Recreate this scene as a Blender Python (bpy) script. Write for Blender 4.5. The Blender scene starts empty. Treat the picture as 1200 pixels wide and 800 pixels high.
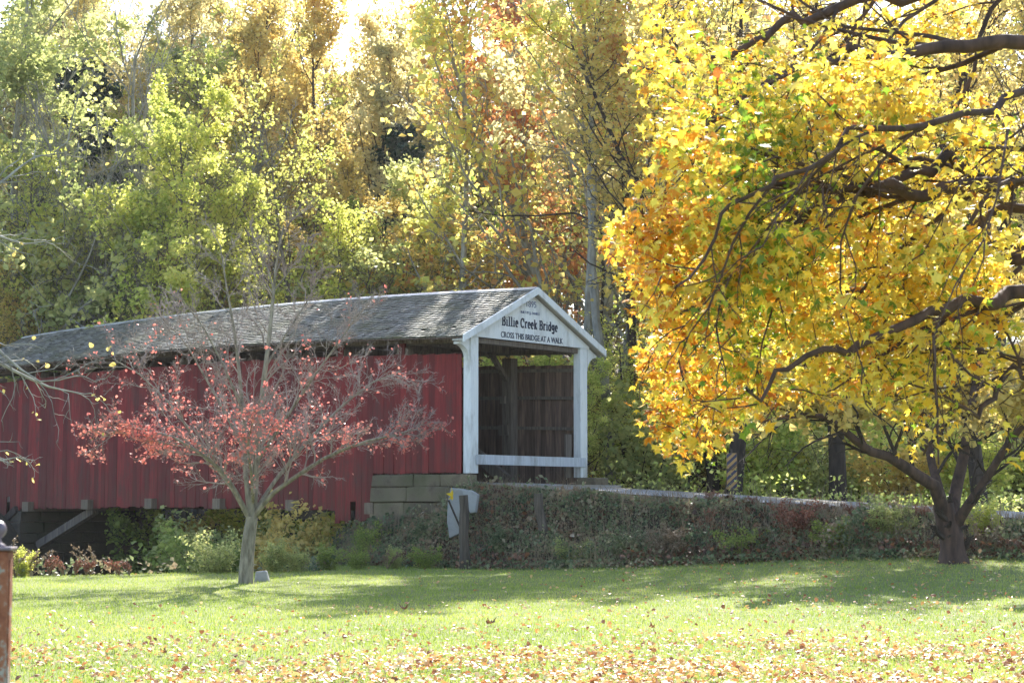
import bpy, bmesh, math, random
import numpy as np
from mathutils import Vector, Matrix
random.seed(5)
S = bpy.context.scene
COL = S.collection
R = math.radians

# ------------------------------------------------------------------ camera, light, exposure
CAM_H = 1.6
cd = bpy.data.cameras.new('camera'); cam = bpy.data.objects.new('camera', cd); COL.objects.link(cam)
cam.location = (0, 0, CAM_H); PITCH = math.atan(190/2100)
cam.rotation_euler = (math.pi/2 + PITCH, 0, 0)
cd.sensor_width = 36; cd.lens = 63 * math.sqrt(1.0); cd.clip_end = 900; cd.clip_start = .1
cd.dof.use_dof = True; cd.dof.focus_distance = 44; cd.dof.aperture_fstop = 7.0
S.camera = cam
SUN_AZ, SUN_EL = R(8), R(38)
w = bpy.data.worlds.new('World'); S.world = w; w.use_nodes = True
nt = w.node_tree; bg = nt.nodes['Background']
sky = nt.nodes.new('ShaderNodeTexSky'); sky.sky_type = 'NISHITA'; sky.sun_disc = False
sky.sun_elevation = SUN_EL; sky.sun_rotation = SUN_AZ; sky.air_density = 1.0; sky.dust_density = 1.0
nt.links.new(sky.outputs[0], bg.inputs[0]); bg.inputs[1].default_value = .135
ld = bpy.data.lights.new('sun', 'SUN'); sun = bpy.data.objects.new('sun', ld); COL.objects.link(sun)
ld.energy = 5.0; ld.angle = R(.5); ld.color = (1, .95, .86)
sdir = Vector((math.sin(SUN_AZ)*math.cos(SUN_EL), math.cos(SUN_AZ)*math.cos(SUN_EL), math.sin(SUN_EL)))
sun.rotation_euler = sdir.to_track_quat('Z', 'Y').to_euler()
S.view_settings.view_transform = 'Standard'; S.view_settings.look = 'None'
S.view_settings.exposure = 1.6; S.view_settings.gamma = 1
S.render.engine = 'CYCLES'; S.render.resolution_x = 1024; S.render.resolution_y = 682
try:
    S.cycles.samples = 160; S.cycles.use_denoising = True
    S.cycles.max_bounces = 8; S.cycles.diffuse_bounces = 4; S.cycles.transmission_bounces = 6
    S.cycles.sample_clamp_indirect = 6; S.cycles.volume_bounces = 0
except Exception: pass

# ------------------------------------------------------------------ helpers
def at(px, py, D):
    """point seen at photo pixel (1200x800) at forward distance D (world Y)"""
    return ((px-600)/2100*D, D, CAM_H + (590-py)/2100*D)

def link(o, parent=None):
    COL.objects.link(o)
    if parent is not None: o.parent = parent
    return o
def tag(o, label=None, cat=None, group=None, kind=None):
    if label: o['label'] = label
    if cat: o['category'] = cat
    if group: o['group'] = group
    if kind: o['kind'] = kind
    return o
def empty(name, loc=(0,0,0), rz=0, sc=1):
    o = bpy.data.objects.new(name, None); o.location = loc; o.rotation_euler = (0,0,rz)
    o.scale = (sc,)*3 if not hasattr(sc, '__len__') else sc
    o.empty_display_size = .3
    return link(o)

def np_mesh(name, V, F, mats=(), smooth=False, col=None, mi=None):
    """V (n,3), F (m,k) numpy"""
    me = bpy.data.meshes.new(name)
    V = np.asarray(V, np.float32); F = np.asarray(F, np.int32); k = F.shape[1]
    me.vertices.add(len(V)); me.vertices.foreach_set('co', V.ravel())
    me.loops.add(F.size); me.loops.foreach_set('vertex_index', F.ravel())
    me.polygons.add(len(F)); me.polygons.foreach_set('loop_start', np.arange(0, F.size, k, dtype=np.int32))
    if mi is not None: me.polygons.foreach_set('material_index', np.asarray(mi, np.int32))
    me.polygons.foreach_set('use_smooth', np.full(len(F), bool(smooth)))
    for m in mats: me.materials.append(m)
    if col is not None:
        a = me.color_attributes.new('Col', 'FLOAT_COLOR', 'POINT')
        c = np.ones((len(V), 4), np.float32); c[:, :3] = col; a.data.foreach_set('color', c.ravel())
    me.update(calc_edges=True)
    return me
def np_obj(name, V, F, mats, parent=None, **k):
    return link(bpy.data.objects.new(name, np_mesh(name, V, F, mats, **k)), parent)

BOXF = [(0,3,2,1),(4,5,6,7),(0,1,5,4),(1,2,6,5),(2,3,7,6),(3,0,4,7)]
class MB:
    def __init__(s): s.v = []; s.f = []
    def box(s, x0,x1,y0,y1,z0,z1):
        n = len(s.v)
        s.v += [(x0,y0,z0),(x1,y0,z0),(x1,y1,z0),(x0,y1,z0),(x0,y0,z1),(x1,y0,z1),(x1,y1,z1),(x0,y1,z1)]
        s.f += [tuple(n+i for i in q) for q in BOXF]; return s
    def hexa(s, pts):
        n = len(s.v); s.v += [tuple(p) for p in pts]; s.f += [tuple(n+i for i in q) for q in BOXF]; return s
    def bar(s, a, b, wd, ht, up=(0,0,1)):
        a = Vector(a); b = Vector(b); d = (b-a).normalized(); u = Vector(up)
        sd = d.cross(u).normalized(); u = sd.cross(d)
        P = []
        for c in (a, b):
            P.append([c+sd*i*wd/2+u*j*ht/2 for i, j in ((-1,-1),(1,-1),(1,1),(-1,1))])
        return s.hexa(P[0]+P[1])
    def prism(s, poly, axis, d0, d1):
        """poly of 2D points extruded along axis 0/1/2"""
        n = len(s.v); k = len(poly)
        for d in (d0, d1):
            for p in poly:
                q = list(p); q.insert(axis, d); s.v.append(tuple(q))
        s.f.append(tuple(range(n+k-1, n-1, -1))); s.f.append(tuple(range(n+k, n+2*k)))
        for i in range(k): j = (i+1) % k; s.f.append((n+i, n+j, n+k+j, n+k+i))
        return s
    def lathe(s, prof, seg=16, cx=0, cy=0):
        n = len(s.v)
        for r, z in prof:
            for i in range(seg):
                a = 2*math.pi*i/seg; s.v.append((cx+r*math.cos(a), cy+r*math.sin(a), z))
        for j in range(len(prof)-1):
            for i in range(seg):
                k = (i+1) % seg; s.f.append((n+j*seg+i, n+j*seg+k, n+(j+1)*seg+k, n+(j+1)*seg+i))
        s.f.append(tuple(n+i for i in range(seg-1,-1,-1))); m = n+(len(prof)-1)*seg
        s.f.append(tuple(m+i for i in range(seg)))
        return s
    def build(s, name, m, parent=None, bevel=0, smooth=False):
        me = bpy.data.meshes.new(name); me.from_pydata(s.v, [], s.f); me.materials.append(m)
        bm = bmesh.new(); bm.from_mesh(me); bmesh.ops.recalc_face_normals(bm, faces=bm.faces)
        if bevel: bmesh.ops.bevel(bm, geom=list(bm.edges), offset=bevel, segments=1, affect='EDGES')
        if smooth:
            for f in bm.faces: f.smooth = True
        bm.to_mesh(me); bm.free()
        return link(bpy.data.objects.new(name, me), parent)

# ------------------------------------------------------------------ materials
def mat(name):
    m = bpy.data.materials.new(name); m.use_nodes = True
    return m, m.node_tree, m.node_tree.nodes['Principled BSDF']
def N(nt, t, **k):
    n = nt.nodes.new(t)
    for a, b in k.items(): setattr(n, a, b)
    return n
def ramp(nt, stops, fac=None, interp='LINEAR'):
    r = N(nt, 'ShaderNodeValToRGB'); r.color_ramp.interpolation = interp
    e = r.color_ramp.elements
    while len(e) < len(stops): e.new(.5)
    for i, (p, c) in enumerate(stops): e[i].position = p; e[i].color = (*c, 1)
    if fac is not None: nt.links.new(fac, r.inputs[0])
    return r
def noise(nt, scale, detail=4, vec=None, rough=.55, stretch=None, coord='Object'):
    tc = N(nt, 'ShaderNodeTexCoord'); v = tc.outputs[coord]
    if stretch:
        mp = N(nt, 'ShaderNodeMapping'); mp.inputs['Scale'].default_value = stretch
        nt.links.new(v, mp.inputs[0]); v = mp.outputs[0]
    n = N(nt, 'ShaderNodeTexNoise'); n.inputs['Scale'].default_value = scale
    n.inputs['Detail'].default_value = detail; n.inputs['Roughness'].default_value = rough
    nt.links.new(v, n.inputs['Vector']); return n
def mixc(nt, a, b, fac, mode='MIX'):
    m = N(nt, 'ShaderNodeMix', data_type='RGBA', blend_type=mode)
    for sock, val in ((m.inputs[0], fac), (m.inputs[6], a), (m.inputs[7], b)):
        if hasattr(val, 'links') or isinstance(val, bpy.types.NodeSocket): nt.links.new(val, sock)
        elif isinstance(val, (int, float)): sock.default_value = val
        else: sock.default_value = (*val, 1)
    return m.outputs[2]
def bump(nt, bs, h, strength=.4, dist=.02):
    b = N(nt, 'ShaderNodeBump'); b.inputs['Strength'].default_value = strength; b.inputs['Distance'].default_value = dist
    nt.links.new(h, b.inputs['Height']); nt.links.new(b.outputs[0], bs.inputs['Normal'])

def leaf_mat(name, stops, trans=.5, gloss=.35, nscale=.35, namt=.5, attr=False):
    """translucent leaves: each leaf (mesh island) takes its own colour from the ramp"""
    m, nt, bs = mat(name)
    if attr:
        at_ = N(nt, 'ShaderNodeAttribute', attribute_name='Col'); col = at_.outputs['Color']
    else:
        g = N(nt, 'ShaderNodeNewGeometry'); n = noise(nt, nscale, 2)
        mr = N(nt, 'ShaderNodeMapRange'); mr.inputs[1].default_value = .3; mr.inputs[2].default_value = .7
        nt.links.new(n.outputs[0], mr.inputs[0])
        mx = N(nt, 'ShaderNodeMix'); mx.inputs[0].default_value = namt
        nt.links.new(g.outputs['Random Per Island'], mx.inputs[2]); nt.links.new(mr.outputs[0], mx.inputs[3])
        col = ramp(nt, stops, mx.outputs[0]).outputs[0]
    nt.links.new(col, bs.inputs['Base Color']); bs.inputs['Roughness'].default_value = .45
    bs.inputs['Specular IOR Level'].default_value = gloss
    tr = N(nt, 'ShaderNodeBsdfTranslucent'); nt.links.new(col, tr.inputs[0])
    ms = N(nt, 'ShaderNodeMixShader'); ms.inputs[0].default_value = trans
    nt.links.new(bs.outputs[0], ms.inputs[1]); nt.links.new(tr.outputs[0], ms.inputs[2])
    nt.links.new(ms.outputs[0], nt.nodes['Material Output'].inputs[0])
    return m
def bark_mat(name, c0, c1, scale=6, stretch=(1,1,.25), b=.6):
    m, nt, bs = mat(name); n = noise(nt, scale, 6, stretch=stretch)
    r = ramp(nt, [(.3, c0), (.7, c1)], n.outputs[0]); nt.links.new(r.outputs[0], bs.inputs['Base Color'])
    bs.inputs['Roughness'].default_value = .9; bump(nt, bs, n.outputs[0], b, .03); return m
def wood_mat(name, c0, c1, stain=None, rough=.8, scale=3, objvar=.35, stretch=(6,6,.5), low=None):
    """painted or bare boards: grain along local z, variation from board to board"""
    m, nt, bs = mat(name)
    n = noise(nt, scale, 6, stretch=stretch); r = ramp(nt, [(.3, c0), (.7, c1)], n.outputs[0])
    oi = N(nt, 'ShaderNodeObjectInfo'); mr = N(nt, 'ShaderNodeMapRange')
    mr.inputs[3].default_value = 1-objvar; mr.inputs[4].default_value = 1+objvar*.6
    nt.links.new(oi.outputs['Random'], mr.inputs[0])
    vm = N(nt, 'ShaderNodeVectorMath', operation='SCALE'); nt.links.new(r.outputs[0], vm.inputs[0]); nt.links.new(mr.outputs[0], vm.inputs[3])
    col = vm.outputs[0]
    if stain:
        n2 = noise(nt, 1.3, 5, stretch=(2,2,.7), rough=.7)
        r2 = ramp(nt, [(.5, (0,0,0)), (.72, (1,1,1))], n2.outputs[0])
        col = mixc(nt, col, stain, r2.outputs[0])
    if low:   # weathering towards the foot of the boards: (z0, z1, colour)
        tc = N(nt, 'ShaderNodeTexCoord'); sx = N(nt, 'ShaderNodeSeparateXYZ'); nt.links.new(tc.outputs['Object'], sx.inputs[0])
        m2 = N(nt, 'ShaderNodeMapRange'); m2.inputs[1].default_value = low[0]; m2.inputs[2].default_value = low[1]
        m2.inputs[3].default_value = .75; m2.inputs[4].default_value = 0
        nt.links.new(sx.outputs[2], m2.inputs[0])
        n3 = noise(nt, 2.5, 5, stretch=(5,5,.6)); mm = N(nt, 'ShaderNodeMath', operation='MULTIPLY')
        r3 = ramp(nt, [(.35, (0,0,0)), (.65, (1,1,1))], n3.outputs[0])
        nt.links.new(m2.outputs[0], mm.inputs[0]); nt.links.new(r3.outputs[0], mm.inputs[1])
        col = mixc(nt, col, low[2], mm.outputs[0])
    nt.links.new(col, bs.inputs['Base Color']); bs.inputs['Roughness'].default_value = rough
    bump(nt, bs, n.outputs[0], .35, .01)
    return m

M = {}
M['red'] = wood_mat('red barn paint', (.15,.012,.012), (.25,.022,.02), stain=(.1,.03,.025), objvar=.42, low=(1.0, 3.6, (.085,.05,.026)))
M['oldwood'] = wood_mat('weathered brown boards', (.07,.042,.032), (.24,.15,.11), objvar=.5)
M['timber'] = wood_mat('dark timber', (.08,.062,.05), (.24,.19,.15), objvar=.2)
M['beamend'] = wood_mat('pale beam ends', (.13,.095,.065), (.24,.18,.12), objvar=.2)
M['white'] = wood_mat('white paint', (.74,.75,.76), (.84,.84,.83), stain=(.5,.49,.47), objvar=.05, rough=.6, low=(2.0, 3.6, (.3,.28,.24)))
M['greywhite'] = wood_mat('dirty white rail paint', (.4,.42,.46), (.58,.6,.63), stain=(.28,.27,.26), objvar=.04, rough=.7)
M['soffit'] = wood_mat('pale soffit boards', (.45,.4,.33), (.6,.56,.5), objvar=.2)
M['deck'] = wood_mat('deck planks', (.1,.09,.08), (.22,.2,.18), objvar=.3, stretch=(6,.5,6))
M['greywood'] = wood_mat('grey post wood', (.05,.038,.028), (.16,.125,.095), stain=(.04,.033,.02), objvar=.2)
m, nt, bs = mat('sign lettering'); bs.inputs['Base Color'].default_value = (.02,.025,.06,1); bs.inputs['Roughness'].default_value = .6; M['ink'] = m
m, nt, bs = mat('faded lettering'); bs.inputs['Base Color'].default_value = (.16,.18,.28,1); bs.inputs['Roughness'].default_value = .7; M['ink2'] = m
m, nt, bs = mat('cedar shingles')
g = N(nt, 'ShaderNodeNewGeometry'); r = ramp(nt, [(0,(.065,.062,.058)),(.5,(.15,.145,.135)),(1,(.27,.26,.24))], g.outputs['Random Per Island'])
n = noise(nt, .9, 5, rough=.7); r2 = ramp(nt, [(.42,(0,0,0)),(.68,(1,1,1))], n.outputs[0])
c = mixc(nt, r.outputs[0], (.12,.12,.07), r2.outputs[0]); nt.links.new(c, bs.inputs['Base Color'])
n2 = noise(nt, 18, 4); bump(nt, bs, n2.outputs[0], .4, .01); bs.inputs['Roughness'].default_value = .55; bs.inputs['Specular IOR Level'].default_value = .45; M['shingle'] = m
m, nt, bs = mat('ridge metal'); n = noise(nt, 1.5, 4); r = ramp(nt, [(.3,(.3,.3,.32)),(.7,(.5,.5,.52))], n.outputs[0])
nt.links.new(r.outputs[0], bs.inputs['Base Color']); bs.inputs['Roughness'].default_value = .4; bs.inputs['Metallic'].default_value = .6; M['ridge'] = m
def stone_mat(name, c0, c1, moss):
    m, nt, bs = mat(name); n = noise(nt, 2.2, 8, rough=.7); r = ramp(nt, [(.3,c0),(.7,c1)], n.outputs[0])
    n2 = noise(nt, 1.1, 6, rough=.7); r2 = ramp(nt, [(.45,(0,0,0)),(.7,(1,1,1))], n2.outputs[0])
    oi = N(nt, 'ShaderNodeObjectInfo'); mr = N(nt, 'ShaderNodeMapRange'); mr.inputs[3].default_value = .75; mr.inputs[4].default_value = 1.2
    nt.links.new(oi.outputs['Random'], mr.inputs[0]); vm = N(nt, 'ShaderNodeVectorMath', operation='SCALE')
    nt.links.new(r.outputs[0], vm.inputs[0]); nt.links.new(mr.outputs[0], vm.inputs[3])
    c = mixc(nt, vm.outputs[0], moss, r2.outputs[0]); nt.links.new(c, bs.inputs['Base Color'])
    bs.inputs['Roughness'].default_value = .9; n3 = noise(nt, 12, 6); bump(nt, bs, n3.outputs[0], .8, .03); return m
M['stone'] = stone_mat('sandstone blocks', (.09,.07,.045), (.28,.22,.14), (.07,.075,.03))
M['shadestone'] = stone_mat('shade-darkened stone', (.05,.04,.028), (.12,.095,.07), (.04,.045,.02))  # darker copy of the stone: shade under the bridge is put into the colour
M['concrete'] = stone_mat('pale concrete', (.26,.26,.26), (.46,.46,.46), (.2,.2,.15))
m, nt, bs = mat('gravel road'); n = noise(nt, 14, 8, rough=.75); r = ramp(nt, [(.3,(.2,.19,.18)),(.7,(.4,.39,.38))], n.outputs[0])
n2 = noise(nt, .5, 3); r2 = ramp(nt, [(.45,(0,0,0)),(.65,(1,1,1))], n2.outputs[0])
nt.links.new(mixc(nt, r.outputs[0], (.3,.25,.18), r2.outputs[0]), bs.inputs['Base Color']); bs.inputs['Roughness'].default_value = .9; bump(nt, bs, n.outputs[0], .5, .02); M['road'] = m
m, nt, bs = mat('lawn and earth')
n = noise(nt, 3, 6, rough=.7); r = ramp(nt, [(.3,(.1,.13,.03)),(.7,(.2,.22,.06))], n.outputs[0])
at_ = N(nt, 'ShaderNodeAttribute', attribute_name='Col')
nb = noise(nt, 1.4, 8, rough=.75); rb = ramp(nt, [(.3,(.03,.024,.014)),(.7,(.1,.075,.045))], nb.outputs[0])
sp = N(nt, 'ShaderNodeSeparateColor'); nt.links.new(at_.outputs['Color'], sp.inputs[0])
nt.links.new(mixc(nt, rb.outputs[0], r.outputs[0], sp.outputs[0]), bs.inputs['Base Color']); bs.inputs['Roughness'].default_value = .95
n3 = noise(nt, 25, 4); bump(nt, bs, n3.outputs[0], .7, .04); M['ground'] = m
m, nt, bs = mat('creek water'); bs.inputs['Base Color'].default_value = (.02,.022,.015,1); bs.inputs['Roughness'].default_value = .08; n = noise(nt, 4, 3); bump(nt, bs, n.outputs[0], .1, .02); M['water'] = m
M['grass'] = leaf_mat('grass blades', [(0,(.15,.24,.03)),(.5,(.34,.43,.07)),(.85,(.52,.54,.14)),(1,(.62,.54,.26))], trans=.5, gloss=.3, nscale=.25, namt=.45)
M['litter'] = leaf_mat('fallen leaves', [(0,(.12,.05,.03)),(.25,(.42,.17,.07)),(.5,(.62,.32,.11)),(.78,(.72,.48,.2)),(1,(.74,.62,.46))], trans=.3, gloss=.5, nscale=1, namt=.15)
M['brownlitter'] = leaf_mat('dead brown leaves', [(0,(.05,.025,.015)),(.5,(.16,.075,.04)),(.85,(.3,.14,.07)),(1,(.42,.3,.2))], trans=.25, gloss=.4, nscale=1, namt=.2)
M['ivy'] = leaf_mat('bank weeds', [(0,(.04,.065,.03)),(.3,(.12,.17,.08)),(.5,(.24,.28,.13)),(.68,(.36,.3,.18)),(.85,(.38,.23,.14)),(1,(.66,.56,.4))], trans=.4, gloss=.35, nscale=1.1, namt=.62)
M['reed'] = leaf_mat('dry weed stalks', [(0,(.14,.1,.06)),(.5,(.3,.22,.14)),(1,(.45,.38,.27))], trans=.3, gloss=.2)
M['rustweed'] = leaf_mat('dry russet weeds', [(0,(.14,.05,.03)),(.5,(.34,.14,.09)),(1,(.5,.32,.22))], trans=.35, gloss=.2)
# crowns
M['limegreen'] = leaf_mat('yellow green leaves', [(0,(.2,.28,.05)),(.35,(.54,.59,.12)),(.7,(.82,.78,.22)),(1,(.9,.8,.28))], trans=.65)
M['sunlime'] = leaf_mat('sun-brightened undergrowth leaves', [(0,(.1,.2,.03)),(.3,(.5,.6,.12)),(.6,(.8,.82,.25)),(1,(.9,.86,.32))], trans=.55)  # brighter lime copy: sunlight on the undergrowth is put into the leaf colour
M['gold'] = leaf_mat('golden leaves', [(0,(.3,.27,.08)),(.35,(.66,.52,.15)),(.75,(.82,.64,.22)),(1,(.78,.46,.18))], trans=.65)
M['palegold'] = leaf_mat('pale straw gold leaves', [(0,(.34,.33,.15)),(.4,(.72,.63,.29)),(.8,(.88,.75,.39)),(1,(.8,.56,.32))], trans=.65)
M['olive'] = leaf_mat('olive leaves', [(0,(.16,.22,.07)),(.4,(.43,.47,.17)),(.8,(.7,.67,.26)),(1,(.85,.72,.3))], trans=.65)
M['midgreen'] = leaf_mat('green leaves', [(0,(.1,.16,.04)),(.5,(.32,.4,.09)),(.85,(.58,.6,.16)),(1,(.8,.7,.22))], trans=.62)
M['russet'] = leaf_mat('russet sycamore leaves', [(0,(.3,.12,.05)),(.4,(.66,.27,.11)),(.7,(.8,.5,.18)),(1,(.85,.72,.25))], trans=.55)
M['sycamore'] = leaf_mat('mixed sycamore leaves', [(0,(.4,.16,.06)),(.25,(.75,.4,.13)),(.42,(.86,.7,.2)),(.7,(.7,.74,.18)),(1,(.86,.82,.28))], trans=.62, nscale=.25, namt=.45)
M['cedar'] = leaf_mat('cedar foliage', [(0,(.008,.022,.012)),(.6,(.02,.05,.025)),(1,(.05,.085,.04))], trans=.15)
M['redleaf'] = leaf_mat('salmon red leaves', [(0,(.45,.1,.09)),(.4,(.66,.2,.17)),(.8,(.74,.3,.22)),(1,(.8,.48,.32))], trans=.45)
M['mapleleaf'] = leaf_mat('maple leaves', None, trans=.55, gloss=.6, attr=True)
M['bark'] = bark_mat('grey brown bark', (.06,.048,.038), (.2,.17,.14))
M['darkbark'] = bark_mat('dark bark', (.018,.013,.01), (.07,.048,.036))
M['paletwig'] = bark_mat('pale twigs', (.19,.15,.13), (.4,.33,.3))
M['lichenbark'] = bark_mat('grey lichen bark', (.1,.085,.06), (.34,.3,.23), scale=14, b=1.0)
M['brownbark'] = bark_mat('reddish brown bark', (.035,.02,.015), (.12,.07,.052), scale=9)
M['sycbark'] = bark_mat('mottled sycamore bark', (.12,.11,.09), (.4,.38,.33), scale=3, stretch=(1,1,.5))

# ------------------------------------------------------------------ bridge frame and terrain
P0 = np.array([-1.05, 48.8]); TH = math.atan2(-.633, .774)
A = np.array([-.774, .633]); B = np.array([.633, .774])
def sstep(x): x = np.clip(x, 0, 1); return x*x*(3-2*x)
def vnoise(X, Y, s=0):
    return (np.sin(X*.37+s)*np.cos(Y*.41+1.3*s) + .5*np.sin(X*.93+2.1+s)*np.sin(Y*.81+s) + .25*np.sin(X*2.3+Y*1.7+s))/1.75
def tw(X, Y):
    X = np.asarray(X, float)-P0[0]; Y = np.asarray(Y, float)-P0[1]
    return X*A[0]+Y*A[1], X*B[0]+Y*B[1]
def road_z(t): return np.maximum(2.12 + .054*np.minimum(t, 0), .9)
def ground_z(X, Y, road=True):
    X = np.asarray(X, float); Y = np.asarray(Y, float); t, w_ = tw(X, Y)
    lawn = .6*sstep((X+.5)/11)*sstep((Y-21)/21) + .03*vnoise(X, Y)
    back = 1.0 + .1*vnoise(X, Y, 2) + 13*sstep((Y-74)/65) + 5*sstep((-X-5)/40)*sstep((Y-70)/40)
    rz = road_z(t)
    # near side: bank from the road shoulder down to the lawn
    q = sstep((w_+2.55)/2.1)
    z = lawn + (rz-.03-lawn)*q
    qb = sstep((w_-5.1)/2.5)
    z = z + (back-z)*qb
    z = z + .17*vnoise(X*2.2, Y*2.2, 4)*sstep((w_+2.7)/.5)*sstep((-.5-w_)/.5)
    # abutment wing falls away for t > 0
    fall = (.85*sstep((t+.5)/1.3)+.45*sstep((t-.8)/3))*sstep((w_+2.9)/2)*(1-sstep((w_-5)/3))
    z = z - fall
    te = np.interp(w_, [-60,-40,-20,-13.4,-9,-6,-3,0,5,20,60], [30,16,6,2.4,0,-.8,2.4,4.4,4.4,3,6]) + .35*np.sin(w_*.9)
    tf = te + 16
    rav = sstep((t-te)/3.2)*(1-sstep((t-tf+2.5)/3.4))*(1-sstep((Y-78)/12))
    z = z*(1-rav) + (-1.9)*rav
    fs = sstep((t-tf+1)/4)*(1-qb)
    z = z + fs*(2.0-z)*.8*(w_ > -18)
    return z
gx = np.concatenate([np.linspace(-320,-30,26)[:-1], np.linspace(-30,30,301), np.linspace(30,320,26)[1:]])
gy = np.concatenate([np.linspace(-60,8,18)[:-1], np.linspace(8,84,400), np.linspace(84,420,60)[1:]])
GX, GY = np.meshgrid(gx, gy); GZ = ground_z(GX, GY)
nxg, nyg = len(gx), len(gy)
V = np.stack([GX.ravel(), GY.ravel(), GZ.ravel()], 1)
ii = (np.arange(nyg-1)[:,None]*nxg + np.arange(nxg-1)[None,:]).ravel()
F = np.stack([ii, ii+1, ii+nxg+1, ii+nxg], 1)
def lawn_mask(X, Y):
    t, w_ = tw(X, Y)
    te = np.interp(w_, [-60,-40,-20,-13.4,-9,-6,-3,0], [30,16,6,2.4,0,-.8,2.4,4.4])
    return (w_ < -2.45) & (t < te+.1)
cm = lawn_mask(GX.ravel(), GY.ravel()).astype(np.float32)
tag(np_obj('ground', V, F, [M['ground']], smooth=True, col=np.stack([cm]*3, 1)), kind='structure')
# road: narrow gravel road running down from the portal
ts = np.linspace(.6, -44, 90); wsr = np.linspace(-.15, 4.75, 12); Vr = []
for t in ts:
    for w_ in wsr:
        bend = -max(0, -t-18)**2*.018     # curves off behind the maple
        p = P0 + A*t + B*(w_-bend*0)
        cr = .05*(1-((w_-2.3)/2.45)**2)
        Vr.append((p[0], p[1], float(road_z(np.array(t)))+.012+cr))
k = len(wsr); ii = (np.arange(len(ts)-1)[:,None]*k+np.arange(k-1)[None,:]).ravel()
tag(np_obj('road', Vr, np.stack([ii, ii+1, ii+k+1, ii+k], 1), [M['road']], smooth=True), kind='structure')
wp = [tuple(P0+A*t+B*w_)+(-1.45,) for t, w_ in ((3,-22),(26,-22),(26,45),(3,45))]
tag(np_obj('creek_water', wp, [(0,1,2,3)], [M['water']]), kind='structure')

# ------------------------------------------------------------------ covered bridge
# local frame: x runs along the road out of the portal (bridge lies at x < 0), y across, z up
L = 23.3; W = 4.6
def camber(t): return .27*(1-((t-12)/12)**2) if 0 <= t <= 24 else 0
bridge = tag(empty('covered_bridge', (P0[0], P0[1], 0), TH), 'red covered bridge with white portal and grey shingle roof crossing the creek', 'bridge')
RZ, EZ, CW = 7.66, 6.09, 2.3; HW = 3.22
# siding, near wall and far wall
def wall(name, y0, y1, mt, near):
    t = .16; wl = empty(name); wl.parent = bridge
    if near: tag(wl, 'red painted board siding')
    else: tag(wl, 'brown weathered inside boarding')
    rnd = random.Random(3 if near else 9)
    i = 0
    while t < L-.1:
        bw = rnd.uniform(.17,.235); top = 5.66+camber(t)+rnd.uniform(-.015,.015)
        if near:
            bot = 1.28+camber(t)*.8+rnd.uniform(-.04,.03)
            if t < 3.25: bot = 2.44
            elif t < 4.9: bot = 1.12+rnd.uniform(-.08,.12)
            if t > 20.4: bot = 1.0-(t-20.4)*.35+rnd.uniform(-.03,.03)
            tl = rnd.uniform(-.01,.01)
            if 3.9 < t < 4.15: bot += .5
            if abs(t-20.6) < .12: bot += .95
        else: bot = 1.5+camber(t); tl = 0
        x1 = -t; x0 = -(t+bw-.006); pr = rnd.uniform(0,.006)
        m = MB(); a, b = (y0-pr, y1) if near else (y0, y1+pr)
        m.hexa([(x0+tl,a,bot+rnd.uniform(-.03,.03)),(x1+tl,a,bot),(x1+tl,b,bot),(x0+tl,b,bot),(x0,a,top),(x1,a,top),(x1,b,top),(x0,b,top)])
        m.build('board', mt, wl); t += bw; i += 1
wall('siding', -.32, -.29, M['red'], True)
wall('far_siding', 4.86, 4.89, M['oldwood'], False)
# chords, posts, arches, tie beams
def zc(z, t): return z+camber(t)
for (nm, y, zz, hh, wd) in (('lower_chord', -.12, 1.75, .4, .3), ('lower_chord', 4.68, 1.75, .4, .3), ('upper_chord', .0, 6.04, .16, .3), ('upper_chord', 4.6, 6.04, .16, .3)):
    m = MB(); n = 10
    for i in range(n):
        t0, t1 = L*i/n+.05, L*(i+1)/n+.05
        m.bar((-t0, y, zc(zz,t0)), (-t1, y, zc(zz,t1)), wd, hh)
    m.build(nm, M['timber'], bridge)
for t in np.arange(2.45, L, 2.4):
    c = camber(t)
    for y in (-.1, 4.55):
        MB().box(-t-.17,-t+.17, y-.16, y+.16, 1.9+c, 5.85+c).build('truss_post', M['timber'], bridge)
    MB().box(-t-.13,-t+.13, -.5, 5.1, 5.98+c, 6.2+c).build('tie_beam', M['timber'], bridge)
    for y, s_ in ((.1,1),(4.4,-1)):
        MB().bar((-t,y,5.2+c),(-t,y+s_*.8,6.02+c),.12,.14,(1,0,0)).build('knee_brace', M['timber'], bridge)
for t in np.arange(2.45, L-1, 2.4):
    c = camber(t)
    for y in (4.42,):
        MB().box(-t-.26,-t+.1, y-.1, y+.06, 3.55+c, 3.85+c).build('girt_block', M['timber'], bridge)
        MB().box(-t-.2,-t-.02, y-.1, y+.06, 4.5+c, 4.72+c).build('girt_block', M['timber'], bridge)
for y in (.28, 4.2):
    m = MB(); pts = []
    for i in range(21):
        t = 2.3+19.4*i/20; pts.append((-t, y, 2.3+3.5*(1-((t-12)/9.7)**2)))
    for a, b in zip(pts[:-1], pts[1:]): m.bar(a, b, .18, .34)
    m.build('arch_rib', M['timber'], bridge)
for z in (5.5, 4.68, 3.78, 2.9):
    m = MB()
    for i in range(10):
        t0, t1 = L*i/10+.2, L*(i+1)/10+.2
        m.bar((-t0,4.78,zc(z,t0)),(-t1,4.78,zc(z,t1)),.12,.09)
    m.build('girt', M['timber'], bridge)
for i, t in enumerate(np.arange(3.4, L-1, 3.2)):
    c = camber(t); MB().box(-t-.17,-t+.17,-.55,5.1,1.18+c,1.5+c).build('floor_beam', M['beamend'], bridge)
MB().bar((-20.1,-.35,1.42),(-22.3,-.35,.1),.2,.24).build('corner_brace', M['darkbark'], bridge)
MB().bar((-16.6,.2,1.4),(-19.6,.2,.2),.22,.26).build('corner_brace', M['timber'], bridge)
dk = MB()
t = -.12
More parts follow.
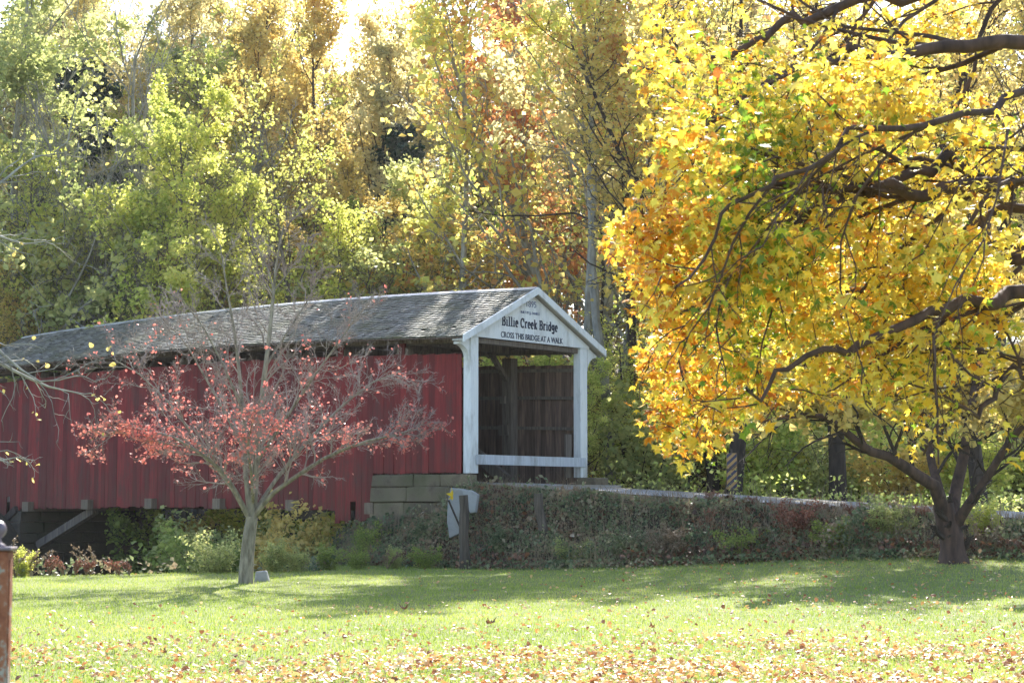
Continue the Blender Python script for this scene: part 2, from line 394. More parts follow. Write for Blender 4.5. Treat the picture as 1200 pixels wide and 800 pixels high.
while t < L+.1:
    c = camber(max(t,0)); dk.box(-t-.24,-t,-.2,4.8,2.07+c,2.13+c); t += .25
tag(dk.build('deck_planks', M['deck'], bridge), kind='stuff')
# short wall gap framing: purlin below the eave
m = MB()
for i in range(12):
    t0, t1 = .3+(L-.4)*i/12, .3+(L-.4)*(i+1)/12
    m.bar((-t0,-.25,6.08+camber(t0)),(-t1,-.25,6.08+camber(t1)),.1,.2)
m.build('eave_plate', M['timber'], bridge)
for t in np.arange(2.4, L, 2.4):
    MB().box(-t-.1,-t+.1,-.30,-.22,5.6+camber(t),6.0+camber(t)).build('wall_stud', M['red'], bridge)
# roof
roof = empty('roof'); roof.parent = bridge
SL = math.hypot(HW, RZ-EZ); sg = (HW/SL, (RZ-EZ)/SL)
X0, X1 = .4, -(L+.35)
nst = 24
for side in (-1, 1):
    m = MB()
    for i in range(nst):
        xa = X0+(X1-X0)*i/nst; xb = X0+(X1-X0)*(i+1)/nst; ca, cb = camber(-xa), camber(-xb)
        m.hexa([(xa,CW,RZ-.07+ca),(xb,CW,RZ-.07+cb),(xb,CW+side*HW,EZ-.07+cb),(xa,CW+side*HW,EZ-.07+ca),
                (xa,CW,RZ-.02+ca),(xb,CW,RZ-.02+cb),(xb,CW+side*HW,EZ-.02+cb),(xa,CW+side*HW,EZ-.02+ca)])
    m.build('roof_boarding', M['soffit'] if 0 else M['oldwood'], roof)
    rng = np.random.default_rng(7+side); V = []; F = []
    expo = .15; rows = int(SL/expo)+1
    for rrow in range(rows):
        u1 = SL+.03-rrow*expo; u0 = max(u1-.2, .0); x = X0
        while x > X1:
            wd = rng.uniform(.13,.24); xb = max(x-wd, X1); ca = camber(-(x+xb)/2)
            uu = u1+rng.uniform(-.018,.012); th = .03+rng.uniform(0,.014); j = rng.uniform(-.004,.006)
            if rng.random() < .012: x = xb; continue
            def P(u, h): return (CW+side*(u*sg[0]-(-h)*sg[1]*1), RZ+ca-u*sg[1]+h*sg[0])
            g_ = .006; n = len(V)
            y0_, z0_ = P(u0, .004); y1_, z1_ = P(uu, th+j); y2_, z2_ = P(uu, -.015)
            V += [(x-g_,y0_,z0_),(xb+g_,y0_,z0_),(xb+g_,y1_,z1_),(x-g_,y1_,z1_),(xb+g_,y2_,z2_),(x-g_,y2_,z2_)]
            F += [(n,n+1,n+2,n+3),(n+3,n+2,n+4,n+5)]
            x = xb
    tag(np_obj('shingles', V, F, [M['shingle']], roof), kind='stuff')
    # barge board
    for k_, xx in ((0, X0),):
        p = []
        for u, z in ((0,RZ),(HW,EZ)): p += [(CW+side*u, z)]
        (ya,za),(yb,zb) = p
        m = MB(); m.hexa([(xx,ya,za-.17),(xx+.05,ya,za-.17),(xx+.05,yb,zb-.17),(xx,yb,zb-.17),(xx,ya,za+.03),(xx+.05,ya,za+.03),(xx+.05,yb,zb+.03),(xx,yb,zb+.03)])
        m.build('barge_board', M['white'], roof)
    m = MB(); yb = CW+side*HW; ya = CW
    m.hexa([(.02,ya,RZ-.12),(X0-.003,ya,RZ-.12),(X0-.003,yb,EZ-.12),(.02,yb,EZ-.12),(.02,ya,RZ-.075),(X0-.003,ya,RZ-.075),(X0-.003,yb,EZ-.075),(.02,yb,EZ-.075)])
    m.build('soffit', M['soffit'], roof)
    for t in np.arange(.8, L, .8):
        c = camber(t); MB().bar((-t,CW,RZ-.14+c),(-t,CW+side*(HW-.08),EZ-.1+c),.06,.12,(0,0,1)).build('rafter', M['timber'], roof)
m = MB()
for i in range(nst):
    xa = X0+(X1-X0)*i/nst; xb = X0+(X1-X0)*(i+1)/nst+.02; ca, cb = camber(-xa), camber(-xb)
    for s_ in (-1,1):
        m.hexa([(xa,CW,RZ+.03+ca),(xb,CW,RZ+.03+cb),(xb,CW+s_*.16,RZ-.045+cb),(xa,CW+s_*.16,RZ-.045+ca),
                (xa,CW,RZ+.05+ca),(xb,CW,RZ+.05+cb),(xb,CW+s_*.16,RZ-.025+cb),(xa,CW+s_*.16,RZ-.025+ca)])
m.build('ridge_cap', M['ridge'], roof)
# portal: posts, gable boards, brackets, rail
def roofz(y): return RZ-.16-abs(y-CW)*(RZ-EZ)/HW
MB().box(-.08,.18,-.33,0,2.42,roofz(-.2)-.02).build('portal_post', M['white'], bridge, bevel=.008)
MB().box(-.08,.18,W,W+.33,2.36,roofz(W+.2)-.02).build('portal_post', M['white'], bridge, bevel=.008)
gable = empty('gable'); gable.parent = bridge
ys = list(np.linspace(-.39, W+.39, 17))
for a, b in zip(ys[:-1], ys[1:]):
    zb = 6.13; pts = [(a+.001, zb), (b-.001, zb), (b-.001, roofz(b))]
    if a < CW < b: pts.append((CW, roofz(CW)))
    pts.append((a+.001, roofz(a)))
    MB().prism(pts, 0, .184, .21+random.uniform(0,.004)).build('board', M['white'], gable)
for s_, y0 in ((-1,-.37),(1,W+.36)):   # curved eave brackets
    pts = [(y0, roofz(y0)-.03), (y0+s_*.44, roofz(y0+s_*.44)-.03)]
    for i in range(7):
        a = i/6*math.pi/2; pts.append((y0+s_*(.44-.44*math.sin(a)), roofz(y0+s_*.44)-.09-.42*(1-math.cos(a))))
    MB().prism(pts, 0, -.02, .17).build('eave_bracket', M['white'], bridge)
MB().box(.19,.25,-.12,W+.16,2.66,2.93).build('barrier_rail', M['greywhite'], bridge, bevel=.006)
MB().box(-.2,-.13,W-.3,W-.03,2.35,3.62).build('jamb_plank', M['timber'], bridge)
MB().box(-.1,.1,.02,W-.02,5.98,6.12).build('portal_lintel', M['timber'], bridge)
# lettering
def text(body, y, z, size, mt, xs=1, name='lettering', off=0):
    c = bpy.data.curves.new(name, 'FONT'); c.body = body; c.size = size; c.align_x = 'CENTER'; c.extrude = .004; c.offset = off; c.resolution_u = 3
    o = bpy.data.objects.new(name, c); COL.objects.link(o)
    bpy.context.view_layer.update()
    dg = bpy.context.evaluated_depsgraph_get(); me = bpy.data.meshes.new_from_object(o.evaluated_get(dg))
    bpy.data.objects.remove(o); me.materials.clear(); me.materials.append(mt)
    q = link(bpy.data.objects.new(name, me), gable)
    q.rotation_euler = (math.pi/2, 0, math.pi/2); q.location = (.222, y, z); q.scale = (xs, 1, 1); q['kind'] = 'stuff'; return q
text('1895', CW-.06, 7.13, .25, M['ink2'], 1.0)
text('BUILT BY J.J. DANIELS', CW-.1, 6.93, .1, M['ink2'], .9)
text('CROSS THIS BRIDGE AT A WALK', CW, 6.19, .23, M['ink'], .83, off=.001)
# slab serif line, drawn from strokes
def serif_line(txt, yc, z, H, T):
    sf = .05   # serif half length beyond the stem
    def glyph(ch):
        X = .62; x = .5   # cap / x height as fraction handled in numbers (units of H)
        arc = lambda cx, cy, rx, ry, a0, a1, n=10: [(cx+rx*math.cos(R(a0+(a1-a0)*i/n)), cy+ry*math.sin(R(a0+(a1-a0)*i/n))) for i in range(n+1)]
        g = {
         'B': (.62, [[(.14,0),(.14,1)], [(.0,1),(.32,1)]+arc(.32,.76,.2,.24,90,-90)+[(.14,.52)], [(.0,0),(.34,0)]+arc(.34,.26,.22,.26,-90,90)+[(.14,.52)]]),
         'C': (.66, [arc(.36,.5,.3,.5,50,310,16), [(.56,.68),(.56,1.0)]]),
         'i': (.3, [[(.15,0),(.15,.66)], [(.02,.66),(.15,.66)], [(.0,0),(.3,0)], [(.11,.9),(.19,.9)]]),
         'l': (.3, [[(.15,0),(.15,1)], [(.02,1),(.15,1)], [(.0,0),(.3,0)]]),
         'e': (.46, [[(.06,.34),(.4,.34)]+arc(.23,.33,.18,.33,0,300,14)]),
         'r': (.42, [[(.12,0),(.12,.66)], [(.0,.66),(.12,.66)], [(.0,0),(.26,0)], arc(.3,.42,.17,.24,170,60,6)]),
         'k': (.52, [[(.12,0),(.12,1)], [(.0,1),(.12,1)], [(.0,0),(.24,0)], [(.14,.25),(.42,.66)], [(.3,.66),(.48,.66)], [(.24,.38),(.44,0)], [(.36,0),(.52,0)]]),
         'd': (.52, [[(.4,0),(.4,1)], [(.28,1),(.4,1)], [(.4,0),(.5,0)], arc(.24,.33,.19,.33,0,360,14)]),
         'g': (.5, [arc(.22,.4,.17,.26,0,360,14), [(.4,.66),(.4,-.05)]+arc(.22,-.08,.18,.2,0,-150,8), [(.4,.66),(.5,.66)]]),
        }
        return g[ch]
    total = sum((glyph(c)[0]+.12) if c != ' ' else .34 for c in txt)*H
    y = yc-total/2; m = MB()
    for c in txt:
        if c == ' ': y += .34*H; continue
        adv, st = glyph(c)
        for s_ in st:
            for (a, b) in zip(s_[:-1], s_[1:]):
                horiz = abs(b[1]-a[1]) < .02
                tk = T*(.75 if horiz else 1.35)
                pa = Vector((0, y+a[0]*H, z+a[1]*H)); pb = Vector((0, y+b[0]*H, z+b[1]*H))
                d = (pb-pa); 
                if d.length < 1e-5: continue
                d = d.normalized()*tk*.2
                m.bar(pa-d+Vector((.2215,0,0)), pb+d+Vector((.2215,0,0)), tk, .006, (1,0,0))
        y += (adv+.12)*H
    q = m.build('lettering', M['ink'], gable); q['kind'] = 'stuff'; return q
serif_line('Billie Creek Bridge', CW-.08, 6.53, .245, .035)

# ------------------------------------------------------------------ stone abutments
def abutment(label, rows, y0, y1, seed):
    ab = tag(empty('stone_abutment', (P0[0], P0[1], 0), TH), label, 'abutment'); rnd = random.Random(seed)
    for (z0, z1, xa, xb, dy) in rows:
        x = xa
        while x < xb-.05:
            wd = min(rnd.uniform(.95,1.6), xb-x)
            if xb-x-wd < .4: wd = xb-x
            pr = rnd.uniform(0,.04)
            MB().box(x+.012, x+wd-.012, y0-dy-pr, y1, z0+.012, z1-.008).build('stone', M['stone'], ab, bevel=.022)
            x += wd
    return ab
abutment('mossy sandstone block abutment under the white portal', [(2.06,2.41,-3.3,.32,.1),(1.64,2.06,-3.35,-.35,.12),(1.2,1.64,-3.4,-.3,.1),(.75,1.2,-3.4,-.3,.14),(.3,.75,-3.4,-.3,.12)], -.42, -.2, 2)
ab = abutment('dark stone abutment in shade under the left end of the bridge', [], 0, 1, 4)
rnd = random.Random(8)
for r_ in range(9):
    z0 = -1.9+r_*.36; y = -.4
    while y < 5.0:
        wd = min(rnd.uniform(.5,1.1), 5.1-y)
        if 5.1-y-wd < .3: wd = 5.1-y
        MB().box(-20.6, -19.9+rnd.uniform(0,.04), y+.01, y+wd-.01, z0+.01, z0+.35).build('stone', M['shadestone'], ab, bevel=.02); y += wd
MB().box(-22.5,-20.5,-.4,5.1,-2,1.2).build('stone_core', M['stone'], ab)
MB().box(.28,1.5,-.36,4.8,1.7,2.128).build('approach_slab', M['road'], bridge, bevel=.02)
MB().box(.05,.75,W-.05,W+.6,1.9,2.355).build('footing_stone', M['stone'], bridge, bevel=.03)
# near abutment core under the portal
MB().box(-3.3,.2,-.2,4.9,-1.8,2.04).build('stone_core', M['stone'], bpy.data.objects['stone_abutment'])

def chip(o, a, rnd):
    for v in o.data.vertices: v.co += Vector((rnd.uniform(-a,a), rnd.uniform(-a,a), rnd.uniform(-a,a)))
rc = random.Random(31)
for o in bpy.data.objects:
    if o.name.startswith('stone') and not o.name.startswith(('stone_a','stone_core')): chip(o, .016, rc)
# ------------------------------------------------------------------ leaves and wood generators (vectorised)
def unit(v): return v/np.maximum(np.linalg.norm(v, axis=-1, keepdims=True), 1e-9)
def grow(rng, trunks, levels):
    """trunks: list of (points (n,3), r0, r1). levels: dicts k,f0,f1,ang,len,n,jit,up,rr -> list of (P (B,n,3), R (B,n))"""
    out = []
    n = max(len(t[0]) for t in trunks); P = []; Rr = []
    for p, r0, r1 in trunks:
        p = np.asarray(p, float); s = np.linspace(0, len(p)-1, n+4)
        q = np.stack([np.interp(s, np.arange(len(p)), p[:, i]) for i in range(3)], 1)
        P.append(q); Rr.append(np.linspace(r0, r1, n+4))
    P = np.array(P); Rr = np.array(Rr); out.append((P, Rr))
    for lv in levels:
        Bn, n = P.shape[:2]; k = lv['k']
        f = np.tile(np.linspace(lv['f0'], lv['f1'], k), (Bn, 1)) + rng.uniform(-.5,.5,(Bn,k))*(lv['f1']-lv['f0'])/max(k,1)
        f = np.clip(f, 0, .995).ravel(); pi = np.repeat(np.arange(Bn), k)
        x = f*(n-1); i0 = np.floor(x).astype(int); fr = (x-i0)[:, None]
        st = P[pi, i0]*(1-fr)+P[pi, i0+1]*fr; tan = unit(P[pi, i0+1]-P[pi, i0])
        r_at = Rr[pi, i0]*(1-fr[:,0])+Rr[pi, i0+1]*fr[:,0]
        plen = np.linalg.norm(np.diff(P, axis=1), axis=2).sum(1)[pi]
        az = rng.uniform(0, 2*np.pi, len(f)); ref = rng.normal(size=tan.shape); perp = unit(np.cross(tan, ref))
        ang = lv['ang']*rng.uniform(.75,1.25,len(f)); d = tan*np.cos(ang)[:,None]+perp*np.sin(ang)[:,None]
        ln = plen*lv['len']*(1-lv.get('taper',.5)*f)*rng.uniform(.7,1.2,len(f))
        m = lv['n']; stp = (ln/(m-1))[:,None]; Q = [st]; cur = st
        for j in range(m-1):
            d = unit(d+rng.normal(size=d.shape)*lv['jit']+np.array([0,0,lv['up']])); cur = cur+d*stp; Q.append(cur)
        Q = np.stack(Q, 1); r0 = r_at*lv['rr']; rmin = lv.get('rmin', .004); r0 = np.maximum(r0, rmin)
        RR = r0[:,None]*np.linspace(1, lv.get('tip',.35), m)[None]
        P, Rr = Q, RR; out.append((P, Rr))
    return out
def tubes(P, Rr, sides):
    Bn, n = P.shape[:2]; T = np.zeros_like(P); T[:,1:-1] = P[:,2:]-P[:,:-2]; T[:,0] = P[:,1]-P[:,0]; T[:,-1] = P[:,-1]-P[:,-2]
    T = unit(T); ref = np.where(np.abs(T[:,:1,2:]) > .9, np.array([1.,0,0]), np.array([0,0,1.])); ref = np.broadcast_to(ref, T.shape)
    U = unit(np.cross(T, ref)); W_ = np.cross(T, U); a = np.arange(sides)*2*np.pi/sides
    V = P[:,:,None]+Rr[:,:,None,None]*(U[:,:,None]*np.cos(a)[:,None]+W_[:,:,None]*np.sin(a)[:,None])
    idx = np.arange(Bn*n*sides).reshape(Bn, n, sides); nx_ = np.roll(idx, -1, axis=2)
    F = np.stack([idx[:,:-1], nx_[:,:-1], nx_[:,1:], idx[:,1:]], -1).reshape(-1, 4)
    return V.reshape(-1,3), F
def wood(parts, sides):
    Vs, Fs, o = [], [], 0
    for (P, Rr), s in zip(parts, sides):
        if s == 0: continue
        v, f = tubes(P, Rr, s); Vs.append(v); Fs.append(f+o); o += len(v)
    return np.concatenate(Vs), np.concatenate(Fs)
def sample(rng, P, count, f0=.1, spread=.1):
    Bn, n = P.shape[:2]; b = rng.integers(0, Bn, count); x = rng.uniform(f0, .999, count)*(n-1); i = np.floor(x).astype(int); fr = (x-i)[:,None]
    return P[b,i]*(1-fr)+P[b,i+1]*fr+rng.normal(size=(count,3))*spread
QUAD = (np.array([(0,-.5,0),(.42,0,.1),(0,.5,0),(-.42,0,.1)]), np.array([(0,1,2,3)]))
def star_leaf():
    pts = []; spec = [(-90,.42),(-62,.30),(-30,.62),(-12,.36),(18,.85),(38,.5),(60,.55),(72,.5),(90,1.0)]
    full = [(a, r) for a, r in spec] + [(180-a, r) for a, r in spec[::-1][1:-1]]
    P = [(0, 0, 0)] + [(r*math.cos(R(a))*.62, r*math.sin(R(a))*.62, -.16*r*r*(1+.8*abs(math.cos(R(a))))) for a, r in full]
    k = len(full); F = [(0, 1+i, 1+(i+1) % k) for i in range(k)]
    return np.array(P), np.array(F)
def small_leaf():
    P = np.array([(0,-.5,0),(.4,-.2,.12),(.28,.25,.05),(0,.55,-.08),(-.28,.25,.05),(-.4,-.2,.12)])
    return P, np.array([(0,1,2,5),(5,2,3,4)])
STAR = star_leaf(); SMALL = small_leaf()
def leaves(rng, C, size, shape=QUAD, nrm=(0,0,1), bias=.6, down=0.0, svar=.35):
    n = len(C); nv = unit(rng.normal(size=(n,3))+np.array(nrm)*bias*2)
    ax = rng.normal(size=(n,3)); ax[:,2] -= down*2.0; y = unit(ax-nv*(ax*nv).sum(1,keepdims=True)); x = np.cross(y, nv)
    s = size*np.clip(1+rng.normal(size=n)*svar, .4, 1.9)
    T, F = shape
    cz = rng.uniform(-.6, 3.2, n) if shape is STAR else np.ones(n)
    if shape is STAR: x = x*rng.uniform(.65,1.1,(n,1))
    V = C[:,None]+s[:,None,None]*(T[None,:,0:1]*x[:,None]+T[None,:,1:2]*y[:,None]+T[None,:,2:3]*cz[:,None,None]*nv[:,None])
    FF = F[None]+np.arange(n)[:,None,None]*len(T)
    return V.reshape(-1,3), FF.reshape(-1, F.shape[1])

# ------------------------------------------------------------------ background tree prototypes (meshes shared by every tree)
def crown_tree(seed, H=20, trunk_r=.26, first=.25, L1=.42, ang=1.0, up=.1, k1=24, leaf=.165, nleaf=20000, spread=.35, clear=0, fork=False):
    rng = np.random.default_rng(seed); n = 9; z = np.linspace(-.6, H, n)
    p = np.stack([np.cumsum(rng.normal(size=n)*.22), np.cumsum(rng.normal(size=n)*.22), z], 1); p[:2,:2] = 0
    tr = [(p, trunk_r, .035)]
    if fork:
        for j in range(3):
            a = rng.uniform(0, 6.28); q = p[2:].copy(); s = np.linspace(0,1,len(q))[:,None]
            q = p[2]*(1-s) + np.array([math.cos(a)*H*.26, math.sin(a)*H*.26, H*rng.uniform(.75,.95)])*s; q[1:-1] += rng.normal(size=(len(q)-2,3))*.25; tr.append((q, trunk_r*.6, .03))
    lv = [dict(k=k1, f0=first, f1=.97, ang=ang, len=L1, n=8, jit=.13, up=up, rr=.42, rmin=.03, taper=.6),
          dict(k=7, f0=.2, f1=.97, ang=.8, len=.42, n=5, jit=.2, up=.06, rr=.5, rmin=.014),
          dict(k=5, f0=.2, f1=.98, ang=.8, len=.5, n=4, jit=.25, up=.03, rr=.5, rmin=.007),
          dict(k=3, f0=.3, f1=.98, ang=.7, len=.5, n=3, jit=.3, up=0, rr=.6, rmin=.010)]
    g = grow(rng, tr, lv); V, F = wood(g, [7,5,4,3,3])
    wm = np_mesh('trunk', V, F, [M['bark']])
    cm_ = None
    if nleaf:
        # clumps: some twigs carry many leaves, others none
        P4 = g[4][0]; keep = rng.random(len(g[3][0])) < .36; P4 = P4[np.repeat(keep, 3)]
        C = np.concatenate([sample(rng, P4, int(nleaf*.75), 0, spread*.5), sample(rng, g[3][0][keep], int(nleaf*.25), .2, spread*.8)])
        V, F = leaves(rng, C, leaf, QUAD, bias=.35); cm_ = np_mesh('crown', V, F, [M['gold']])
    return wm, cm_
PROTO = {
 'broad':  [crown_tree(11, 18, .24, .16, .44, 1.0, .1, 26, nleaf=19000), crown_tree(12, 18, .24, .14, .46, .95, .08, 26, nleaf=19000, fork=True)],
 'tall':   [crown_tree(21, 22, .2, .3, .24, .75, .16, 26, nleaf=13000), crown_tree(22, 22, .2, .22, .27, .8, .14, 26, nleaf=14000)],
 'open':   [crown_tree(31, 22, .32, .2, .42, .8, .12, 22, leaf=.2, nleaf=8500, spread=.4, fork=True)],
 'sparse': [crown_tree(33, 21, .22, .22, .32, .8, .12, 22, leaf=.22, nleaf=5500, spread=.35)],
 'bare':   [crown_tree(41, 15, .24, .12, .5, .5, .12, 24, nleaf=0, fork=True)],
}
def cedar_proto(seed):
    rng = np.random.default_rng(seed); H = 15; z = np.linspace(-.5,H,8); p = np.stack([z*0, z*0, z], 1)
    g = grow(rng, [(p,.2,.03)], [dict(k=60, f0=.08, f1=.97, ang=1.3, len=.24, n=5, jit=.1, up=.05, rr=.3, rmin=.02, taper=.8),
                                 dict(k=7, f0=.15, f1=.98, ang=.7, len=.4, n=4, jit=.2, up=.03, rr=.5, rmin=.008)])
    V, F = wood(g, [6,4,3]); wm = np_mesh('trunk', V, F, [M['darkbark']])
    C = sample(rng, g[2][0], 22000, 0, .12); V, F = leaves(rng, C, .17, QUAD, bias=.2); return wm, np_mesh('crown', V, F, [M['cedar']])
PROTO['high'] = [crown_tree(27, 25, .24, .52, .3, .85, .12, 18, leaf=.2, nleaf=9000, spread=.4)]
PROTO['cedar'] = [cedar_proto(5)]
# low woodland shrubs
def bush_proto(seed, H=3.5, leaf=.14, nleaf=3000, k=7, lean=.5, spread=.16):
    rng = np.random.default_rng(seed); tr = []
    for j in range(k):
        a = rng.uniform(0,6.28); s = np.linspace(0,1,5)[:,None]; h = H*rng.uniform(.6,1)
        q = np.array([0,0,-.15])*(1-s)+np.array([math.cos(a)*H*lean*rng.uniform(.3,1), math.sin(a)*H*lean*rng.uniform(.3,1), h])*s
        q[:,:2] *= s; q[1:] += rng.normal(size=(4,3))*.05*H/3; tr.append((q, .018*H/2, .005))
    g = grow(rng, tr, [dict(k=7, f0=.15, f1=.97, ang=.8, len=.4, n=4, jit=.2, up=.05, rr=.6, rmin=.005),
                       dict(k=4, f0=.2, f1=.97, ang=.8, len=.5, n=3, jit=.25, up=0, rr=.6, rmin=.003)])
    V, F = wood(g, [4,3,3]); wm = np_mesh('stems', V, F, [M['bark']])
    C = np.concatenate([sample(rng, g[2][0], int(nleaf*.7), 0, spread), sample(rng, g[1][0], int(nleaf*.3), .1, spread)])
    V, F = leaves(rng, C, leaf, SMALL if leaf < .1 else QUAD, bias=.4); return wm, np_mesh('foliage', V, F, [M['limegreen']])
PROTO['bush'] = [bush_proto(51), bush_proto(52, lean=.7), bush_proto(53, 3.5, nleaf=3600)]
PROTO['fine'] = [bush_proto(61, 1.6, .075, 3800, 8, .55, .09), bush_proto(62, 1.6, .075, 3400, 9, .75, .09)]

def place(kind, i, X, Y, h, rz, leafm, barkm, name, label, cat, group=None, wide=1.0, z=None):
    wm, cm_ = PROTO[kind][i % len(PROTO[kind])]
    base = {'high':25,'broad':18,'tall':22,'open':22,'sparse':21,'bare':15,'cedar':15,'bush':3.5,'fine':1.6}[kind]
    s = h/base; zz = float(ground_z(np.array(X), np.array(Y)))-.05 if z is None else z
    t = tag(empty(name, (X, Y, zz), rz, (s*wide, s*wide, s)), label, cat, group)
    for me, mm in ((wm, barkm), (cm_, leafm)):
        if me is None: continue
        o = bpy.data.objects.new(me.name.split('.')[0], me); link(o, t)
        if mm is not None:
            o.material_slots[0].link = 'OBJECT'; o.material_slots[0].material = M[mm]
    return t
# (kind, proto, photo x, distance, photo y of the top, leaf, bark, label)
TREES = [
 ('broad',0,  10,  74,  -60,'olive','sycbark','tall olive-leaved tree filling the upper left corner of the wood'),
 ('tall', 1, 110,  86,  -30,'palegold','bark','tall straw-coloured tree behind the fan-shaped bare tree'),
 ('bare', 0, 165,  74,  62,None,'sycbark','bare grey tree with branches fanning upward above the left half of the roof'),
 ('high', 0, 716,  58,-130,'sycamore','sycbark','tall mottled trunk with a high crown just right of the portal'),
 ('high', 0, 655,  61,-150,'palegold','sycbark','tall mottled trunk with a high crown rising behind the right roof slope'),
 ('cedar',0,  88,  80, 55,'cedar','darkbark','dark green conifer showing through beside the upper left corner'),
 ('broad',1,  40,  76, 185,'limegreen','bark','low yellow-green tree above the far left end of the roof'),
 ('broad',0, 215,  69, 150,'limegreen','bark','bright lime green tree standing just behind the middle of the roof'),
 ('broad',1, 320,  70, 165,'limegreen','bark','lime and yellow tree right of the bright green one behind the roof'),
 ('tall', 0, 285,  82,   5,'gold','darkbark','tall golden tree with a dark forked trunk against the sky, upper left'),
 ('tall', 1, 350,  86,   15,'gold','darkbark','tall golden tree just left of the gap of open sky'),
 ('tall', 0, 440,  84,   25,'palegold','darkbark','slender gold tree with a straight dark trunk inside the sky gap'),
 ('cedar',0, 463,  84, 145,'cedar','darkbark','dark blue-green conifer in the middle of the wood left of the russet tree'),
 ('broad',0, 400,  74, 215,'gold','bark','rounded golden tree above the middle of the roof ridge'),
 ('tall', 1, 500,  90,  70,'palegold','bark','pale straw tree right of the sky gap'),
 ('sparse',0,556,  69,   0,'sycamore','sycbark','thin tree with scattered rust-red leaves above the portal end of the roof'),
 ('sparse', 0, 625,  70, -40,'russet','sycbark','thin tree with scattered red-brown leaves above the white gable'),
 ('open', 0, 700,  67, -130,'sycamore','sycbark','big sycamore with mixed green and brown leaves to the right of the portal'),
 ('tall', 0, 640,  96, -30,'palegold','bark','tall pale gold tree rising behind the big sycamore'),
 ('tall', 1, 235,  92,   -15,'palegold','bark','tall pale tree between the olive tree and the golden tree against the sky'),
 ('broad',0, 505,  72, 230,'olive','darkbark','olive tree with dark twigs behind the ridge near the portal'),
 ('broad',1, 130,  74, 235,'midgreen','bark','mid green tree in the hollow below the fan-shaped bare tree'),
 ('broad',1,  20,  75, 300,'gold','bark','low golden tree touching the left end of the roof'),
 ('broad',0, 880,  76,  80,'palegold','bark','pale gold tree hidden behind the near maple, left part'),
 ('broad',1, 985,  80,  60,'olive','bark','olive tree hidden behind the near maple, middle part'),
 ('broad',0,1090,  76,  70,'limegreen','bark','yellow-green tree hidden behind the near maple, right part'),
 ('tall', 0,1180,  72,  20,'palegold','bark','pale gold tree at the right edge behind the near maple'),
]
rng0 = random.Random(77)
for (kd, pi, px, D, py, lf, bk, lab) in TREES:
    X, Y, Z = at(px, py, D); g = float(ground_z(np.array(X), np.array(Y)))
    place(kd, pi, X, Y, Z-g, rng0.uniform(0,6.28), lf, bk, {'cedar':'conifer_tree','bare':'bare_tree'}.get(kd,'autumn_tree'), lab, 'tree', 'trees of the wood behind the bridge')
def where(px):
    for x, t in ((30,'beside the left edge of the photo'),(75,'near the left end of the roof'),(130,'left of the fan-shaped bare tree'),(200,'over the left third of the roof'),(280,'left of the slender tree crown'),(370,'right of the slender tree crown'),(450,'over the middle of the ridge'),(510,'over the right third of the ridge'),(580,'left of the roof peak'),
                 (625,'behind the roof peak'),(672,'past the right portal eave'),(712,'just right of the white portal post'),(745,'left of the near maple'),(783,'under the near maple tip'),(825,'left of the thick upright trunk'),(870,'beside the striped marker'),(912,'right of the striped marker'),
                 (955,'under the near maple'),(1000,'left of the low limb'),(1040,'behind the long low limb'),(1080,'left of the spreading tree fork'),(1130,'behind the spreading fork'),(1180,'near the right edge of the photo'),(9999,'at the right edge of the photo')):
        if px <= x: return t
k = 0
for row, (D, n) in enumerate(((101,15),(118,17),(93,12))):
    for i in range(n):
        px = -160+(1520)*(i+.5*(row%2))/n+rng0.uniform(-22,22)
        if row == 2: px = -40+i*(420/8)+(240 if i > 7 else 0)
        py = rng0.uniform(15,90) if row == 2 else rng0.uniform(20,110) + (70 if 390 < px < 540 else 0) - (30 if px > 560 else 0)
        X, Y, Z = at(px, py, D+rng0.uniform(-5,5)); g = float(ground_z(np.array(X), np.array(Y)))
        place(('tall','broad')[k%2], k//2, X, Y, Z-g, rng0.uniform(0,6.28), ('palegold','gold','olive','palegold','limegreen')[k%5], 'bark', 'autumn_tree',
              '%s tree in the %s, %s' % (('straw','golden','olive','straw','lime')[k%5], ('back row of the wood','last row of the wood','middle of the wood')[row], where(px)), 'tree', 'trees at the back of the wood'); k += 1
for i, (px, D, py, kd, lf, lab) in enumerate(((205,97,-25,'tall','palegold','tall straw tree reaching the top of the photo, upper left'),(255,99,-10,'broad','gold','broad golden crown at the top of the photo left of the sky gap'),(315,97,-20,'broad','palegold','broad straw crown at the top of the photo, second left of the sky gap'),(362,98,5,'broad','gold','golden crown bordering the sky gap on its left'),
        (405,99,95,'broad','palegold','straw crown closing the bottom of the sky gap, left'),(450,98,100,'broad','gold','golden crown closing the bottom of the sky gap, middle'),(500,97,85,'broad','palegold','straw crown closing the bottom of the sky gap, right'),(560,98,5,'broad','gold','golden crown bordering the sky gap on its right'),(600,96,-20,'tall','palegold','tall straw tree right of the sky gap at the top of the photo'),(140,99,0,'broad','palegold','broad straw crown at the top of the photo behind the fan-shaped tree'),(60,97,-20,'broad','olive','broad olive crown at the top left behind the olive tree'))):
    X, Y, Z = at(px, py, D); g = float(ground_z(np.array(X), np.array(Y)))
    place(kd, i, X, Y, Z-g, rng0.uniform(0,6.28), lf, 'bark', 'autumn_tree', lab, 'tree', 'trees at the back of the wood', wide=.8 if kd == 'broad' else 1)
